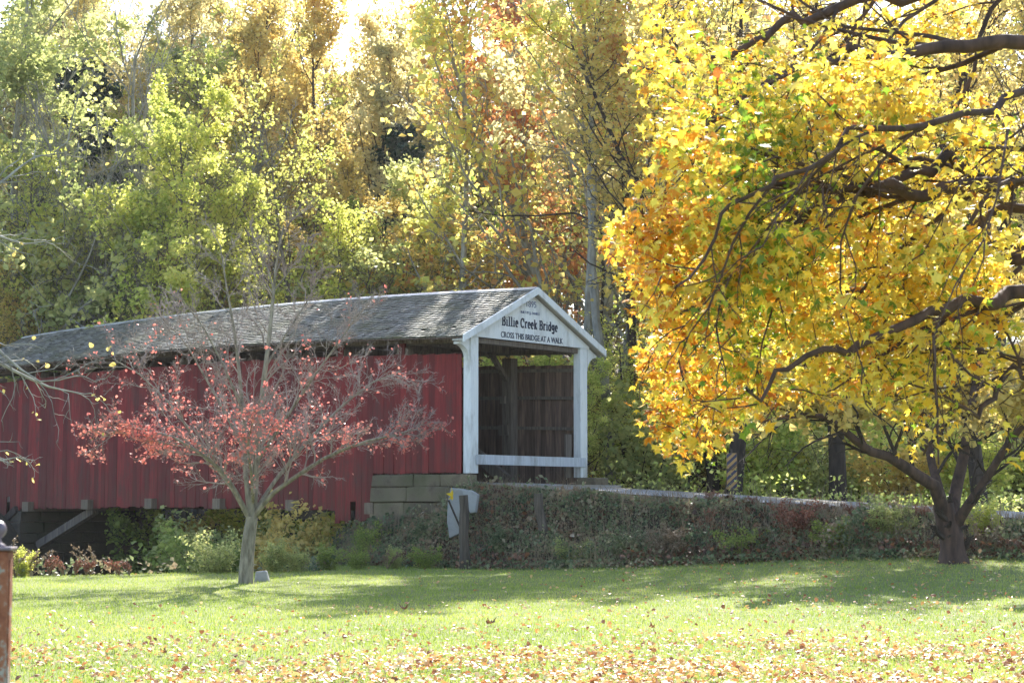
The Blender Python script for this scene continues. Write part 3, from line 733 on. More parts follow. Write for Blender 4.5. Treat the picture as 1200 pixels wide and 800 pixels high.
# dark trunks close behind the road
for i, (px, D, wd, top, lean) in enumerate(((747,62,.34,-60,-.6),(770,63,.26,300,.5),(831,58,.42,380,0),(912,60,.34,400,.5),(905,59.5,.24,470,1.1),(948,61,.26,420,1.2),(985,64,.3,420,1.4),(1065,62,.22,430,-.7),(700,66,.22,380,.2))):
    X, Y, _ = at(px, 560, D); g = float(ground_z(np.array(X), np.array(Y))); H = CAM_H+(590-top)/2100*D+3.5-g
    rng = np.random.default_rng(200+i); s = np.linspace(0,1,8)[:,None]
    p = np.array([0,0,-.4])*(1-s)+np.array([lean,.4,H])*s; p[1:-1] += rng.normal(size=(6,3))*np.array([.1,.1,0])
    gg = grow(rng, [(p, wd/2*1.15, wd/5)], [dict(k=9, f0=.3, f1=.97, ang=.8, len=.4, n=6, jit=.2, up=.1, rr=.4, rmin=.02), dict(k=6, f0=.2, f1=.97, ang=.8, len=.45, n=4, jit=.25, up=.05, rr=.5, rmin=.008),dict(k=4, f0=.2, f1=.97, ang=.8, len=.5, n=3, jit=.25, up=.0, rr=.5, rmin=.005)])
    V, F = wood(gg, [8,5,3,3])
    t = tag(empty('woodland_tree', (X,Y,g)), ['dark crooked trunk right of the portal, left of a close pair','dark trunk right of the portal, right of a close pair','thick dark upright trunk behind the road left of the striped marker','dark trunk behind the road right of the striped marker','dark leaning trunk beside the trunk right of the marker','thin dark trunk leaning right behind the road','dark leaning trunk left of the spreading tree','slim dark trunk behind the spreading tree by the road','slim trunk just right of the white portal post'][i], 'tree', 'dark trunks behind the road')
    np_obj('trunk', V, F, [M['darkbark']], t)
    C = sample(rng, gg[3][0], 900 if i in (0,1,8) else 3500, 0, .2); V, F = leaves(rng, C, .15, QUAD, bias=.35)
    np_obj('crown', V, F, [M[('sunlime','limegreen','olive')[i%3]]], t)
# understory shrubs behind the bridge and the road
def lab_us(px, i):
    c = ('yellow-green','mid green','olive','lime','golden')[i%5]
    return '%s %s shrub behind the road, %s' % (('taller','low')[US[i][2] > 430], c, where(px))
US = [(690,57,440),(722,60,400),(762,56,470),(800,60,440),(848,62,450),(880,57,490),(925,60,480),(968,57,500),(1010,60,470),(1050,56,500),(1100,58,480),(1150,55,500),(1195,57,470),(790,68,400),(860,70,380),(940,68,400),(1030,68,390),(1120,66,400),(640,62,420),(600,63,425),(1240,56,470)]
for i, (px, D, py) in enumerate(US):
    X, Y, Z = at(px, py, D); g = float(ground_z(np.array(X), np.array(Y)))
    h = Z-g; rz_ = rng0.uniform(0,6.28); big_ = h > 4.2
    place('broad' if big_ else 'bush', i, X, Y, h, rz_, ('sunlime','limegreen','olive','sunlime','gold')[i%5], 'darkbark', 'woodland_shrub',
          lab_us(px, i), 'shrub', 'undergrowth shrubs behind the road and bridge', wide=1.35 if big_ else 1.15)
US2 = [(20,68,330),(70,70,345),(110,68,350),(40,72,290),(230,63,330),(330,66,300),(420,64,290),(480,62,300),(540,62,310),(170,66,300)]
for i, (px, D, py) in enumerate(US2):
    X, Y, Z = at(px, py, D); Y += 10; X = (px-600)/2100*Y; Z = CAM_H+(590-py)/2100*Y; g = float(ground_z(np.array(X), np.array(Y)))
    place('broad', i, X, Y, Z-g, rng0.uniform(0,6.28), ('gold','limegreen','midgreen','olive')[i%4], 'bark', 'young_tree',
          '%s young tree rising directly behind the bridge, %s' % (('golden','yellow-green','mid green','olive')[i%4], where(px)), 'tree', 'young trees directly behind the bridge', wide=1.3)
# shrubs seen through the gap under the bridge and along the creek edge
CR = [(245,50,604,'midgreen'),(275,54,600,'olive'),(330,50,608,'gold'),(360,55,600,'olive'),(395,53,612,'limegreen'),(300,64,592,'limegreen'),(230,66,590,'gold'),(350,66,590,'limegreen'),(185,60,598,'midgreen'),(400,62,596,'gold'),(430,49,615,'midgreen')]
for i, (px, D, py, lf) in enumerate(CR):
    X, Y, Z = at(px, py, D); g = float(ground_z(np.array(X), np.array(Y)))
    place('bush', i, X, Y, max(Z-g, 1.0), rng0.uniform(0,6.28), lf, 'darkbark', 'creek_shrub', '%s shrub under the bridge, %s' % ({'midgreen':'mid green','limegreen':'yellow-green','olive':'olive','gold':'golden'}[lf], ('left of the slender trunk' if px < 280 else 'right of the slender trunk' if px < 345 else 'nearer the blocks')+(', on the near bank' if D < 56 else ', on the far side')), 'shrub', 'shrubs on the creek bank under the bridge', wide=1.1)
FB = [(30,40.6,645,'limegreen','small yellow-green bush beside the rusty post'),(252,42,628,'olive','green bush at the lawn edge touching the slender red-leaved tree'),
      (325,42.5,636,'olive','pale green bush right of the slender tree trunk'),(350,43,641,'olive','dusty olive bush between the slender tree and the abutment'),(385,44,640,'midgreen','dark green bush in the shade left of the abutment'),(420,44.5,641,'midgreen','dark bush in shade just below the red boards'),(462,45,645,'olive','shaded bush at the foot of the sandstone abutment'),(500,45.2,640,'midgreen','low shaded bush in front of the sandstone abutment')]
for i, (px, D, py, lf, lab) in enumerate(FB):
    X, Y, Z = at(px, py, D); g = float(ground_z(np.array(X), np.array(Y)))
    place('fine', i, X, Y, max(Z-g,.5), rng0.uniform(0,6.28), lf, 'bark', 'bush', lab, 'bush', 'bushes along the edge of the lawn', wide=1.15)

# ------------------------------------------------------------------ bank ground cover
rng = np.random.default_rng(90)
def scatter_bank(n, rng, tlo=-30, thi=4.2, wlo=-2.75, whi=-.38):
    t = rng.uniform(tlo, thi, n); w_ = rng.uniform(wlo, whi, n)
    X = P0[0]+A[0]*t+B[0]*w_; Y = P0[1]+A[1]*t+B[1]*w_
    return X, Y, ground_z(X, Y)
X, Y, Z = scatter_bank(56000, rng)
hump = np.clip(.28+.75*vnoise(X*2.6, Y*2.6, 7)+.4*vnoise(X*6.5, Y*6.5, 1), .0, 1.0)*np.clip((-.3-tw(X,Y)[1])/1.4, .15, 1)
C = np.stack([X, Y, Z+hump*rng.uniform(.1,1,len(X))], 1); C = C[rng.random(len(C)) < np.clip(.75+1.2*vnoise(X*1.9, Y*1.9, 12), .12, 1)]
X2, Y2, Z2 = scatter_bank(9000, rng, wlo=-3.5, whi=-2.3); k2 = rng.random(len(X2)) < np.clip(.5+.8*vnoise(X2*2.7, Y2*2.7, 9), 0, 1); X2, Y2, Z2 = X2[k2], Y2[k2], Z2[k2]
C = np.concatenate([C, np.stack([X2, Y2, Z2+rng.uniform(0,.22,len(X2))], 1)])
V, F = leaves(rng, C, .075, QUAD, bias=.4); tag(np_obj('bank_weeds', V, F, [M['ivy']]), 'tangle of green weeds covering the shaded road bank', 'weeds', kind='stuff')
X, Y, Z = scatter_bank(13000, rng, wlo=-3.1); m_ = (vnoise(X*1.5, Y*1.5, 3) > -.15); X, Y, Z = X[m_], Y[m_], Z[m_]
C = np.stack([X, Y, Z+rng.uniform(.02,.4,len(X))*np.clip((-.3-tw(X,Y)[1])/1.2, .1, 1)], 1); V, F = leaves(rng, C, .085, SMALL, bias=.5); tag(np_obj('dead_leaves', V, F, [M['brownlitter']]), 'dead brown leaves caught on the road bank', 'leaves', kind='stuff')
# clumps of weeds standing on the bank
for i, (px, w_, h, lf, lab) in enumerate(((585,-2.0,.75,'ivy','low dull weed clump between the two wooden posts'),(672,-2.2,.8,'olive','pale green weed clump right of the leaning wooden post'),(705,-1.2,.6,'brownlitter','brown leafy clump high on the bank near the portal'),
        (735,-2.2,.9,'ivy','grey-green weed clump at the foot of the bank, first right of the posts'),(785,-2.3,1.0,'reed','pale straw weed bush at the foot of the bank'),(800,-1.3,.7,'ivy','grey-green clump halfway up the bank'),(832,-.7,.75,'rustweed','russet clump at the road edge'),(868,-2.2,.9,'midgreen','green clump at the foot of the bank below the striped marker'),
        (880,-.8,.6,'rustweed','tan and russet clump at the road edge below the striped marker'),(930,-1.6,1.0,'rustweed','wide brown clump on the bank'),(975,-2.1,.9,'midgreen','green clump near the right end of the bank foot'),(1000,-1.0,.9,'rustweed','brown clump at the road edge right of the wide brown one'),
        (1040,-1.9,1.0,'olive','light weed clump just left of the spreading tree'),(1075,-1.1,.8,'rustweed','brown clump behind the spreading tree trunk'),(1150,-1.5,.8,'limegreen','yellow-green sunny clump right of the spreading tree'),(1190,-1.2,.7,'olive','light clump at the right edge of the photo under the road'),
        (500,-1.6,.8,'ivy','dull weed clump at the foot of the block abutment'),(560,-1.2,.6,'brownlitter','brown leafy clump below the portal post'))):
    k_ = (px-600)/2100; t_ = (P0[0]+B[0]*w_-k_*(P0[1]+B[1]*w_))/(k_*A[1]-A[0])
    h = h*.36 if w_ > -1.4 else h*.75
    X, Y = P0+A*t_+B*w_; place('fine', i, X, Y, h, i*1.7, lf, 'darkbark', 'weed_clump', lab, 'weeds', 'weed clumps on the road bank', wide=1.3)
# dry grass and stalks on bank, along its top and foot
def stalks(rng, X, Y, Z, h, lean=.35, wd=.012):
    n = len(X); H = h*rng.uniform(.5,1.2,n); a = rng.uniform(0,6.28,n); l = rng.uniform(0,lean,n)*H
    b = np.stack([X,Y,Z-.02],1); t1 = b+np.stack([np.cos(a)*l*.35, np.sin(a)*l*.35, H*.6],1); t2 = b+np.stack([np.cos(a)*l, np.sin(a)*l, H],1)
    s = rng.uniform(0,6.28,n); sd = np.stack([np.cos(s),np.sin(s),s*0],1)*wd
    V = np.stack([b-sd, b+sd, t1+sd*.7, t1-sd*.7, t2+sd*.15, t2-sd*.15],1).reshape(-1,3); i = np.arange(n)[:,None]*6
    F = np.concatenate([i+np.array([[0,1,2,3]]), i+np.array([[3,2,4,5]])]); return V, F
X, Y, Z = scatter_bank(6000, rng, whi=-.7)
X2, Y2, Z2 = scatter_bank(2500, rng, whi=-.45, wlo=-.9); X = np.concatenate([X,X2]); Y = np.concatenate([Y,Y2]); Z = np.concatenate([Z,Z2])
V, F = stalks(rng, X, Y, Z, .26, 1.1, .008); V3, F3 = stalks(rng, *scatter_bank(3200, rng, whi=-.9), .8, .9, .007); F3 = F3+len(V); V = np.concatenate([V, V3]); F = np.concatenate([F, F3])
tag(np_obj('dry_grass', V, F, [M['reed']]), 'dry straw-coloured grass standing on the road bank', 'grass', kind='stuff')
# ravine edge ground cover
n = 40000; X = rng.uniform(-16, 2, n); Y = rng.uniform(38.5, 60, n); t, w_ = tw(X, Y); ok = (~lawn_mask(X, Y)) & (w_ < 12) & ((w_ < -.5) | (w_ > 5) | True) & ~((t < 1) & (w_ > -.6)) ; X, Y = X[ok], Y[ok]; Z = ground_z(X, Y)
C = np.stack([X, Y, Z+rng.uniform(.02,.4,len(X))], 1); V, F = leaves(rng, C, .11, QUAD, bias=.5)
tag(np_obj('creek_bank_plants', V, F, [M['ivy']]), 'low green plants covering the creek bank under the bridge', 'ground cover', kind='stuff')
n = 60000; X = rng.uniform(-14, 30, n); Y = rng.uniform(44, 74, n); t, w_ = tw(X, Y); ok = (w_ > 5.2) & (t < 5); X, Y = X[ok], Y[ok]; Z = ground_z(X, Y)
C = np.stack([X, Y, Z+rng.uniform(.02,.9,len(X))**1.5], 1); V, F = leaves(rng, C, .1, QUAD, bias=.5)
tag(np_obj('woodland_undergrowth', V, F, [M['sunlime']]), 'low leafy undergrowth on the floor of the wood behind the road', 'undergrowth', kind='stuff')

# dried weed plants along the lawn edge (individual)
def dry_weed(px, D, py, kind, label, arch=0):
    X, Y, Z = at(px, py, D); g = float(ground_z(np.array(X), np.array(Y))); H = max(Z-g, .4); rr = np.random.default_rng(int(px))
    tr = []
    for j in range(4 if kind != 'rustweed' else 7):
        a = rr.uniform(0,6.28); s = np.linspace(0,1,7)[:,None]; sp = H*.45*rr.uniform(.2,1)
        q = np.concatenate([np.cos(a)*sp*s+arch*s**2*.3, np.sin(a)*sp*s, H*rr.uniform(.65,1)*(s-.22*abs(arch)*s**3)], 1); tr.append((q, .011, .005))
    gg = grow(rr, tr, [dict(k=9, f0=.35, f1=.98, ang=.9, len=.22, n=4, jit=.25, up=.05, rr=.7, rmin=.004)])
    V, F = wood(gg, [4,3]); t = tag(empty('dried_weed', (X,Y,g)), label, 'weed', 'dried weeds along the lawn edge')
    np_obj('stems', V, F, [M['reed']], t)
    C = np.concatenate([sample(rr, gg[1][0], 90, .2, .015), sample(rr, gg[0][0][:, 4:], 90, .3, .02)]); V, F = leaves(rr, C, .042, SMALL, bias=.2); np_obj('seed_heads', V, F, [M[kind]], t)['kind'] = 'stuff'
for a_ in ((22,40.4,622,'reed','tall straw-coloured dried weed right behind the rusty post',.6),(40,40.6,636,'reed','bent straw-coloured weed second from the rusty post',1.),(62,40.5,652,'rustweed','low russet dried weed left of the arching one',.3),
           (78,40.5,646,'rustweed','russet dried weed in a row before the dark abutment',-.5),(92,40.4,655,'rustweed','short russet weed right of the taller russet one',.4),(110,40.5,630,'reed','tall arching dried weed before the dark abutment',-.8),
           (105,40.3,656,'rustweed','low russet clump under the tall arching weed',.4),(143,40.3,655,'rustweed','reddish dried frond pair, left one',-.7),(155,40.2,654,'rustweed','reddish dried frond pair, right one',-.6),(455,44.6,640,'reed','pale dried weed below the abutment',.4),
           (610,45,640,'reed','pale dried weed between the two wooden posts',.3),(680,45,632,'reed','pale dried weed just right of the leaning wooden post',-.4),(775,43.6,625,'reed','pale bushy dried weed on the bank',.3),(830,41.8,590,'rustweed','tall reddish weed at the edge of the road',.2),(905,40.8,612,'reed','tan dried weed on the bank, middle right',.4),
           (1010,38.8,600,'rustweed','brown dried weed beside the road left of the spreading tree',.3),(1150,36.6,612,'reed','tan dried weed right of the spreading tree',.2)):
    dry_weed(*a_)
X, Y, Z = 0,0,0

# ------------------------------------------------------------------ grass and fallen leaves on the lawn
rng = np.random.default_rng(17)
def lawn_points(n, d0, d1, power, fx=.31):
    Y = d0+(d1-d0)*rng.random(n)**power; X = (rng.random(n)*2-1)*fx*Y; m_ = lawn_mask(X, Y); return X[m_], Y[m_]
X, Y = lawn_points(230000, 13.5, 49, 1.15); Z = ground_z(X, Y)
V, F = stalks(rng, X, Y, Z, .062, .7, .0055); tag(np_obj('lawn_grass', V, F, [M['grass']]), 'short bright green lawn grass', 'grass', kind='stuff')
X, Y = lawn_points(88000, 13.5, 29, 1.9); den = np.clip((23.5-Y)/5.5, .07, 1)*(.55+.45*vnoise(X*2.2, Y*2.2, 5))*(.75+.25*np.clip(X/4, -1, 1)); m_ = rng.random(len(X)) < np.clip(den*1.1,.03,1)*np.clip(.7+.7*vnoise(X*3.5, Y*3.5, 8), .15, 1); X, Y = X[m_], Y[m_]
X2, Y2 = lawn_points(5200, 22, 46, 1.0); m2 = (X2 > 2+rng.normal(size=len(X2))*4); X = np.concatenate([X, X2[m2]]); Y = np.concatenate([Y, Y2[m2]]); Z = ground_z(X, Y)
C = np.stack([X, Y, Z+rng.uniform(.035,.075,len(X))],1); V, F = leaves(rng, C, .044, SMALL, bias=1.2, svar=.5); tag(np_obj('fallen_leaves', V, F, [M['litter']]), 'orange and tan autumn leaves scattered over the lawn', 'leaves', kind='stuff')
# a few single large dead leaves that stand out
T_, F_ = STAR
for i, (px, py, sz, mt, lab) in enumerate(((80,743,.2,'brownlitter','dark curled leaf lying alone on the lawn near the rusty post'),(197,765,.13,'brownlitter','round brown leaf on the lawn left of centre'),(475,714,.2,'brownlitter','dark upright curled leaf at the edge of the tree shadow'),
        (575,732,.18,'brownlitter','pale curled leaf in the middle of the lawn'),(650,790,.16,'litter','bright orange leaf at the bottom middle of the lawn'),(920,707,.16,'brownlitter','dark leaf in the lawn shade right of centre'),(763,735,.15,'brownlitter','grey curled leaf on the sunny lawn right of centre'))):
    D = CAM_H*2100/(py-590); X, Y, Z = at(px, py, D); g = float(ground_z(np.array(X), np.array(Y)))
    Vl = T_*sz; a = i*1.3; ca, sa = math.cos(a), math.sin(a); tilt = .6
    Vl = np.stack([Vl[:,0]*ca-Vl[:,1]*sa, Vl[:,0]*sa+Vl[:,1]*ca, np.abs(Vl[:,0])*tilt-Vl[:,2]*1.2], 1)
    o = np_obj('fallen_leaf', Vl, F_, [M[mt]]); o.location = (X, Y, g+.03); tag(o, lab, 'leaf', 'large single fallen leaves')

# ------------------------------------------------------------------ slender red-leaved tree in front of the bridge
D0 = 36.2; bx, by, bz = at(291, 681, D0); bz = float(ground_z(np.array(bx), np.array(by)))
def q(px, py, dy=0): X, Y, Z = at(px, py, D0+dy); return (X-bx, Y-by, Z-bz)
def path(*pp): return [q(*p) for p in pp]
rng = np.random.default_rng(23)
rt = tag(empty('slender_tree', (bx,by,bz)), 'slender grey multi-stemmed tree with a few salmon red leaves before the bridge', 'tree')
main = [(path((290,690),(291,660),(294,625),(297,605)), .155, .115)]
stems = [(path((297,608),(300,560),(303,510),(308,450),(314,400),(318,350),(322,300),(330,262)), .085, .014),
         (path((295,606),(289,560),(286,500),(279,430),(272,380),(262,330),(255,285)), .06, .01),
         (path((293,606,0),(280,580,-.2),(262,552,-.4),(235,530,-.7),(195,508,-1),(150,500,-1.3),(120,512,-1.4)), .055, .008),
         (path((292,604,0),(272,570,.3),(240,530,.7),(205,480,1.1),(165,440,1.5),(130,420,1.7)), .05, .008),
         (path((298,606,0),(318,580,-.2),(350,556,-.4),(392,530,-.8),(440,514,-1.1),(465,510,-1.3),(485,503,-1.4)), .06, .008),
         (path((299,600,0),(325,560,.3),(358,520,.6),(395,480,1.0),(435,448,1.3),(470,435,1.5)), .05, .008),
         (path((302,540,0),(335,490,-.3),(368,440,-.5),(400,395,-.8),(425,360,-1)), .04, .007),
         (path((300,560,0),(283,520,.4),(250,460,.6),(215,400,.8),(185,370,1)), .04, .007),
         (path((310,430,0),(335,390,.2),(360,350,.4),(380,310,.5)), .03, .006),
         (path((284,480,0),(262,430,-.3),(235,380,-.5),(205,345,-.6)), .03, .006),
         (path((298,590,0),(300,560,1),(310,510,1.8),(320,470,2.2)), .04, .007),
         (path((298,590,0),(296,560,-.9),(290,520,-1.7),(300,480,-2.2)), .04, .007),
         (path((319,340,0),(312,315,0),(300,290,.1),(290,265,.1)), .018, .006),
         (path((319,340,0),(335,320,0),(350,295,-.1),(362,275,-.1)), .018, .006)]
g0 = grow(rng, main, []); V, F = wood(g0, [14]); V2, F2 = wood(grow(rng, stems, [])[:1], [8])
V, F = np.concatenate([V, V2]), np.concatenate([F, F2+len(V)])
np_obj('trunk', V, F, [M['lichenbark']], rt, smooth=True)
lows = [stems[i] for i in (2,3,4,5,6,7,10,11)]; tops = [stems[i] for i in (0,1,8,9,12,13)]
def lv(k1, l1): return [dict(k=k1, f0=.24, f1=.98, ang=.66, len=l1, n=7, jit=.17, up=.04, rr=.4, rmin=.008, taper=.45),
                       dict(k=8, f0=.15, f1=.98, ang=.62, len=.5, n=5, jit=.16, up=.02, rr=.6, rmin=.006),
                       dict(k=6, f0=.15, f1=.98, ang=.65, len=.5, n=4, jit=.22, up=.0, rr=.7, rmin=.0042),
                       dict(k=3, f0=.2, f1=.98, ang=.75, len=.55, n=3, jit=.25, up=.0, rr=.8, rmin=.0034)]
gg = grow(rng, lows, lv(20, .35)); g2 = grow(rng, tops, lv(14, .27))
V, F = wood(gg[1:5], [4,3,3,3]); V2, F2 = wood(g2[1:5], [4,3,3,3]); V, F = np.concatenate([V, V2]), np.concatenate([F, F2+len(V)])
np_obj('branches', V, F, [M['paletwig']], rt)
C = sample(rng, gg[4][0], 44000, .3, .04)
pxx = 600+2100*(C[:,0]+bx)/(C[:,1]+by); pyy = 590-2100*(C[:,2]+bz-CAM_H)/(C[:,1]+by)
hgt = C[:,2]; rad = np.hypot(C[:,0], C[:,1])
dens = np.exp(-((hgt-2.7)/.65)**2)*np.clip((rad-1.0)/1.6, 0, 1)*.62+ .11*np.exp(-((hgt-3.7)/1.3)**2) + .012
dens *= .35+.65*(vnoise(C[:,0]*2.2, C[:,2]*2.5+C[:,1], 2) > -.1)
dens *= np.where(C[:,0] < 0, .8, .42)
C = C[rng.random(len(C)) < dens]
V, F = leaves(rng, C, .054, SMALL, bias=.2, down=.4); np_obj('foliage', V, F, [M['redleaf']], rt)
blk = MB().hexa([(-.15,-.1,-.05),(.17,-.12,-.05),(.18,.12,-.05),(-.16,.12,-.05),(-.12,-.07,.2),(.1,-.07,.22),(.1,.08,.22),(-.12,.08,.2)]).build('concrete_block', M['concrete'], bevel=.02)
X, Y, Z = at(309, 678, 37); blk.location = (X, Y, float(ground_z(np.array(X), np.array(Y)))); tag(blk, 'small pale concrete block at the foot of the slender tree', 'block')

# ------------------------------------------------------------------ pale bare tree whose branches reach in from the left edge
bx, by = -11.6, 33.0; bz = float(ground_z(np.array(bx), np.array(by)))
def ql(px, py, D): X, Y, Z = at(px, py, D); return (X-bx, Y-by, Z-bz)
lt = tag(empty('pale_bare_tree', (bx,by,bz)), 'pale bare tree whose crooked white branches reach in at the left edge', 'tree')
stems = [([(0,0,-.2),(.05,0,1.5),(-.05,.05,3),(.1,0,5),(0,.1,8)], .22, .08),
         ([(0,0,2.6), ql(-60,400,33), ql(-20,415,33), ql(25,440,33), ql(60,455,33.2), ql(100,462,33.4)], .06, .008),
         ([(0,0,3.4), ql(-70,350,33), ql(-30,380,33), ql(10,425,32.8), ql(50,450,32.6), ql(90,440,32.6)], .05, .008),
         ([(0,0,1.4), ql(-70,500,33), ql(-30,520,33), ql(0,540,33), ql(25,535,33)], .045, .007),
         ([(0,0,4.5), ql(-60,260,33), ql(-20,270,33), ql(20,285,33.4), ql(60,280,33.4)], .05, .008),
         ([(0,0,4.8), ql(-60,230,33), ql(-10,215,33.5), ql(30,180,34), ql(70,175,34)], .05, .008)]
gg = grow(rng, stems, [dict(k=8, f0=.3, f1=.98, ang=.6, len=.3, n=6, jit=.3, up=-.02, rr=.5, rmin=.010, taper=.4),
                       dict(k=4, f0=.2, f1=.98, ang=.7, len=.45, n=5, jit=.3, up=.0, rr=.6, rmin=.006)])
V, F = wood(gg, [9,4,3]); np_obj('trunk', V, F, [M['sycbark']], lt)
C = sample(rng, gg[2][0], 70, .5, .06); V, F = leaves(rng, C, .09, SMALL, bias=.2); np_obj('foliage', V, F, [M['gold']], lt)

# ------------------------------------------------------------------ spreading tree on the lawn by the road
D0 = 35.6; bx, by, bz = at(1115, 657, D0); bz = float(ground_z(np.array(bx), np.array(by)))
def q(px, py, dy=0): X, Y, Z = at(px, py, D0+dy); return (X-bx, Y-by, Z-bz)
st = tag(empty('spreading_tree', (bx,by,bz)), 'dark spreading tree with a three-way fork on the shaded lawn by the road', 'tree')
zt = q(1115,657)[2]
tr = [([(0,0,-.3),(.0,0,.02),q(1113,630),q(1107,612),q(1103,590)], .255, .2),
      (path((1111,634),(1106,608),(1095,570,-.3),(1070,555,-.6),(1045,536,-.9),(1015,528,-1.2),(990,505,-1.4),(965,487,-1.6),(925,486,-1.8),(880,500,-2)), .155, .03),
      (path((1112,634),(1112,610),(1118,575,.5),(1130,530,.8),(1138,480,1),(1150,420,1.2),(1160,340,1.4),(1165,260,1.4)), .155, .04),
      (path((1114,636),(1118,614),(1130,595,-.3),(1155,560,-.6),(1180,520,-1),(1215,480,-1.4),(1260,440,-1.8)), .13, .04),
      (path((1110,630),(1106,600),(1090,540,1),(1080,470,2),(1060,400,2.6),(1040,330,3)), .12, .03),
      (path((1015,528,-1.2),(1000,490,-1),(990,470,-.8),(1003,455,-.6)), .05, .015)]
gt = grow(rng, tr, [dict(k=12, f0=.35, f1=.98, ang=.75, len=.45, n=7, jit=.2, up=.06, rr=.4, rmin=.02, taper=.4),
                    dict(k=7, f0=.2, f1=.98, ang=.8, len=.45, n=5, jit=.22, up=.02, rr=.55, rmin=.009),
                    dict(k=5, f0=.2, f1=.98, ang=.8, len=.5, n=4, jit=.25, up=.0, rr=.6, rmin=.005)])
V, F = wood(gt[:1], [14]); fl = np.clip(1-(V[:,2]-zt)/.5, 0, 1)
m_ = (np.hypot(V[:,0], V[:,1]) < 1.2) & (V[:,2] < .6); ang = np.arctan2(V[:,1], V[:,0]); f_ = np.where(m_, 1+.28*np.clip(1-V[:,2]/.35,0,1)**2*(1+.5*np.sin(ang*5))+.05*np.sin(ang*7+V[:,2]*2)+.03*np.sin(ang*13), 1); V[:,0] *= f_; V[:,1] *= f_
np_obj('trunk', V, F, [M['brownbark']], st, smooth=True)
V, F = wood(gt[1:], [5,4,3]); np_obj('branches', V, F, [M['darkbark']], st)
C = sample(rng, gt[3][0], 60000, .1, .12); C = C[C[:,2] > 2.3+rng.uniform(0,2.2,len(C))]
V, F = leaves(rng, C, .12, SMALL, bias=.3); np_obj('crown', V, F, [M['gold']], st)

# ------------------------------------------------------------------ near maple: trunk outside the frame on the right, crown hanging in
bx, by = 6.6, 13.6; bz = 0.0
def qm(px, py, D): X, Y, Z = at(px, py, D); return (X-bx, Y-by, Z-bz)
mt = tag(empty('maple_tree', (bx,by,bz)), 'large golden maple whose leafy branches hang in from the right, nearest the viewer', 'tree')
limbs = [([(0,0,-.3),(0,0,1.2),(.1,.05,2.6),(.0,.1,4.2),(.1,0,6.5),(0,0,9)], .3, .09),
  ([(0,.1,2.9), qm(1290,190,13.3), qm(1200,203,13), qm(1130,215,12.9), qm(1060,228,12.8), qm(1000,220,12.7), qm(940,218,12.7), qm(860,250,12.5)], .085, .012),
  ([(0,.1,3.1), qm(1280,150,13.4), qm(1200,185,13.3), qm(1140,192,13.1), qm(1080,195,13), qm(1020,215,13), qm(960,245,12.8), qm(880,300,12.6), qm(800,350,12.5)], .075, .01),
  ([(0,0,2.5), qm(1300,330,13), qm(1200,340,12.8), qm(1140,352,12.7), qm(1080,372,12.5), qm(1000,400,12.2), qm(930,430,12), qm(860,480,11.9)], .07, .01),
  ([(0,0,2.7), qm(1290,280,14), qm(1200,300,14), qm(1120,290,14.2), qm(1040,270,14.3), qm(950,290,14.4), qm(860,330,14.5), qm(780,400,14.5)], .07, .01),
  ([(0,0,3.9), qm(1280,30,13.3), qm(1190,45,13.2), qm(1100,60,13.2), qm(1010,50,13.1), qm(930,80,13), qm(850,130,12.9), qm(770,190,12.9), qm(735,260,12.9)], .07, .01),
  ([(0,0,4.3), qm(1290,-60,14), qm(1180,-40,14), qm(1060,-20,14), qm(960,10,14), qm(880,40,14), qm(800,60,14), qm(750,90,14)], .07, .01),
  ([(0,0,2.2), qm(1300,420,13), qm(1230,430,13), qm(1190,450,12.9), qm(1150,470,12.8), qm(1115,500,12.6), qm(1090,530,12.5)], .04, .008),
  ([(0,0,5), qm(1250,-140,15), qm(1120,-120,15), qm(980,-100,15), qm(860,-60,15), qm(780,-20,15)], .07, .01),
  ([(0,0,3.6), qm(1290,80,12.2), qm(1200,110,11.8), qm(1100,130,11.5), qm(1000,160,11.3), qm(920,200,11.2), qm(850,260,11.1), qm(800,330,11.1)], .034, .008),
  ([(0,0,3), qm(1290,240,15.4), qm(1180,250,15.8), qm(1060,330,16), qm(950,360,16), qm(850,420,16), qm(790,480,16)], .06, .01),
  ([(0,0,4.6), (1.5,.6,5.4), (3.2,1,6.2), (5,1.2,6.6)], .08, .01), ([(0,0,3.6), (1,1.6,4.6), (1.8,3.4,5.2), (2.2,5,5.6)], .08, .01),
  ([(0,0,3.8), (1,-1.6,4.8), (1.8,-3.4,5.2), (2.6,-4.6,5.0)], .08, .01), ([(0,0,6), (-1.6,.6,7.6), (-2.6,1,9), (-3,1.2,10)], .07, .01)]
LOW = [330,490,530,552,530,492,478,462,485,535,548,525,505,540,560]
LEFTV = [-300,0,60,130,200,280,320,380,450,520,600]; LEFTU = [745,750,735,755,735,702,722,745,738,740,795]
def crook(p, a):
    p = np.asarray(p, float); k = len(p); s = np.linspace(0, k-1, k*3-2); q = np.stack([np.interp(s, np.arange(k), p[:, i]) for i in range(3)], 1)
    q[2:] += rng.normal(size=q[2:].shape)*a; return q
limbs = [limbs[0]]+[(crook(p, .055), a, b) for p, a, b in limbs[1:]]
gm = grow(rng, limbs, [dict(k=11, f0=.22, f1=.98, ang=.7, len=.33, n=7, jit=.18, up=-.03, rr=.42, rmin=.011, taper=.5),
                       dict(k=6, f0=.15, f1=.98, ang=.7, len=.45, n=5, jit=.2, up=-.06, rr=.55, rmin=.006),
                       dict(k=3, f0=.2, f1=.98, ang=.7, len=.5, n=4, jit=.22, up=-.1, rr=.6, rmin=.0035)])
V, F = wood(gm[:1], [10]); np_obj('trunk', V, F, [M['brownbark']], mt, smooth=True)
